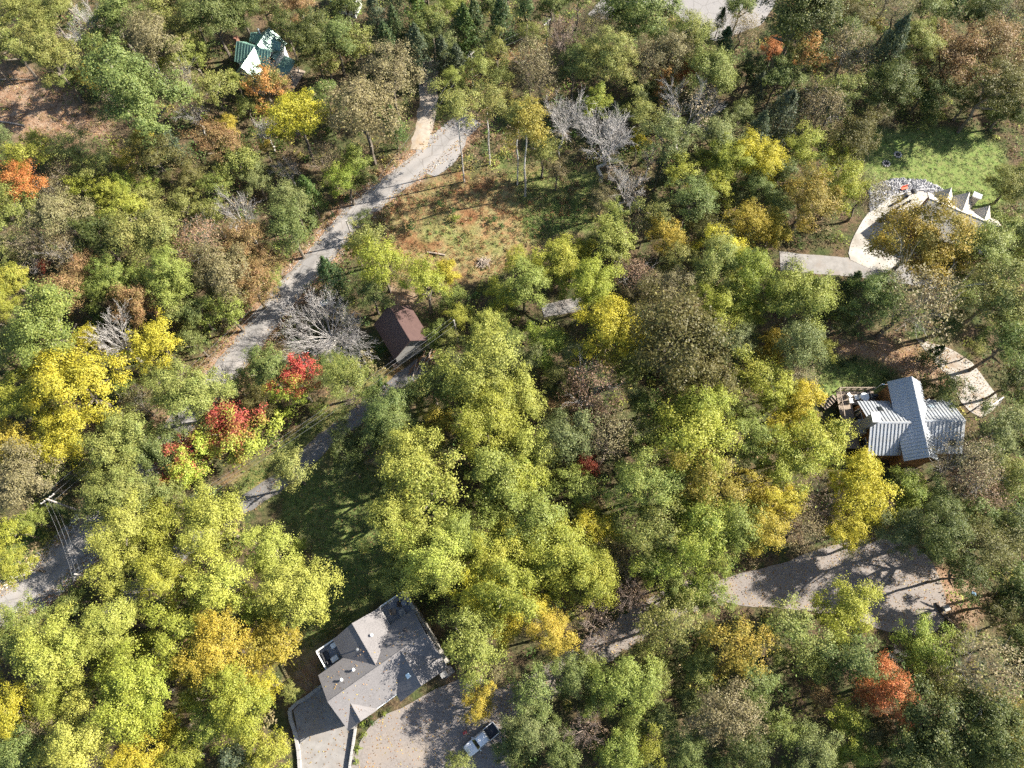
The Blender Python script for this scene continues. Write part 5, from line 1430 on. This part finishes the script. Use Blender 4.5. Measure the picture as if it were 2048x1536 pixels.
# keep the buildings in sight
for (x0, y0, x1, y1) in ((610, 1165, 905, 1470), (1630, 745, 1945, 950), (735, 600, 850, 725), (455, 55, 590, 155), (1740, 200, 2060, 440), (905, 1440, 1000, 1520)):
    gopen |= np.array([x0 < x < x1 and y0 < y < y1 for x, y in gpx])
GQ = np.array(gpx, float)
OQ = GQ[gopen]
pos = [(t[0], t[1], t[4]['r_px'], t[4]['code']) for t in tree_log]
TQ = np.array([(p[0], p[1], p[2]) for p in pos] + [(476, 866, 95), (376, 924, 95), (602, 776, 85)], float)
pos += [(476, 866, 95, 'MP'), (376, 924, 95, 'MP'), (602, 776, 85, 'MP')]
cand = [i for i in range(len(gpx)) if not gopen[i]]
rt.shuffle(cand)
nfill = 0
for i in cand:
    x, y = gpx[i]
    dt = np.hypot(TQ[:, 0] - x, TQ[:, 1] - y) - TQ[:, 2] * 0.92
    if dt.min() < 11 or nfill >= 115: continue
    do = np.hypot(OQ[:, 0] - x, OQ[:, 1] - y).min()
    rad = min(rt.uniform(28, 42), do - 4)
    if rad < 20: continue
    nb_ = [pos[k][3] for k in np.argsort(dt)[:4]]
    nb_ = [c for c in nb_ if c in ('YP', 'YG', 'YY', 'GD', 'GY', 'GR', 'BG', 'OL', 'OY', 'TD', 'SG', 'RB', 'DG', 'CD', 'CS')]
    code = rt.choice(nb_) if nb_ and rt.random() < 0.65 else rt.choice(['OL', 'OY', 'GR', 'SG', 'GY', 'TN', 'BG'])
    plant(x, y, rad, code, None)
    t = tree_log[-1]
    TQ = np.vstack([TQ, (x, y, rad)]); pos.append((x, y, rad, code))
    nfill += 1
print('filler trees', nfill)
cells = {}
for t in tree_log:
    reg = min(REGION, key=lambda g: (g[1] - t[0]) ** 2 + (g[2] - t[1]) ** 2)[0]
    cells.setdefault((t[2], t[3], reg), []).append(t)
for (word, noun, reg), ts in cells.items():
    ts.sort(key=lambda t: t[0])
    for i, t in enumerate(ts):
        n = len(ts)
        if n == 1: lab = f'{word} {noun} {reg}'
        elif n == 2: lab = f'{word} {noun} {reg}, the {"left" if i == 0 else "right"} of two'
        else: lab = f'{word} {noun} {reg}, {ORD[i]} of {NUM[n]} from left'
        tag(t[4], lab, 'shrub' if noun == 'shrub' else 'tree', 'shrubs' if noun == 'shrub' else 'trees of the autumn wood')

for t in tree_log:
    del t[4]['r_px'], t[4]['code']
for o in bpy.data.objects:
    if 'r_px' in o: del o['r_px'], o['code']

# ------------------------------------------------------------------ the wood goes on beyond the frame as one mass
r_ = np.random.default_rng(91)
P = r_.uniform((-150, -50), (150, 172), (900, 2))
edge_x = 70.3 + (P[:, 1] + 13.1) * (108.6 - 70.3) / (131.1 + 13.1)
outside = (np.abs(P[:, 0]) > edge_x + 5.5) | (P[:, 1] < -19) | (P[:, 1] > 139)
near = (np.abs(P[:, 0]) < edge_x + 42) & (P[:, 1] > -46) & (P[:, 1] < 170)
P = P[outside & near & (open_dist(P) < -3)]
keep = []
for p in P:
    if all((p[0] - q[0]) ** 2 + (p[1] - q[1]) ** 2 > 20 for q in keep): keep.append(p)
P = np.array(keep)
P3 = np.concatenate([P, hgt(P[:, 0], P[:, 1])[:, None]], 1)
rad = r_.uniform(2.4, 4.4, len(P))
WPL = np.array([(.20, .24, .06), (.13, .19, .045), (.30, .31, .06), (.08, .12, .03), (.25, .22, .09), (.34, .30, .07), (.24, .16, .08)])
bushes('surrounding_wood', P3, rad, rad * r_.uniform(1.8, 2.6, len(P)), 900, 0.42, WPL, 'autumn wood continuing beyond the edges of the view', 'wood', 92)
print('outer wood', len(P))
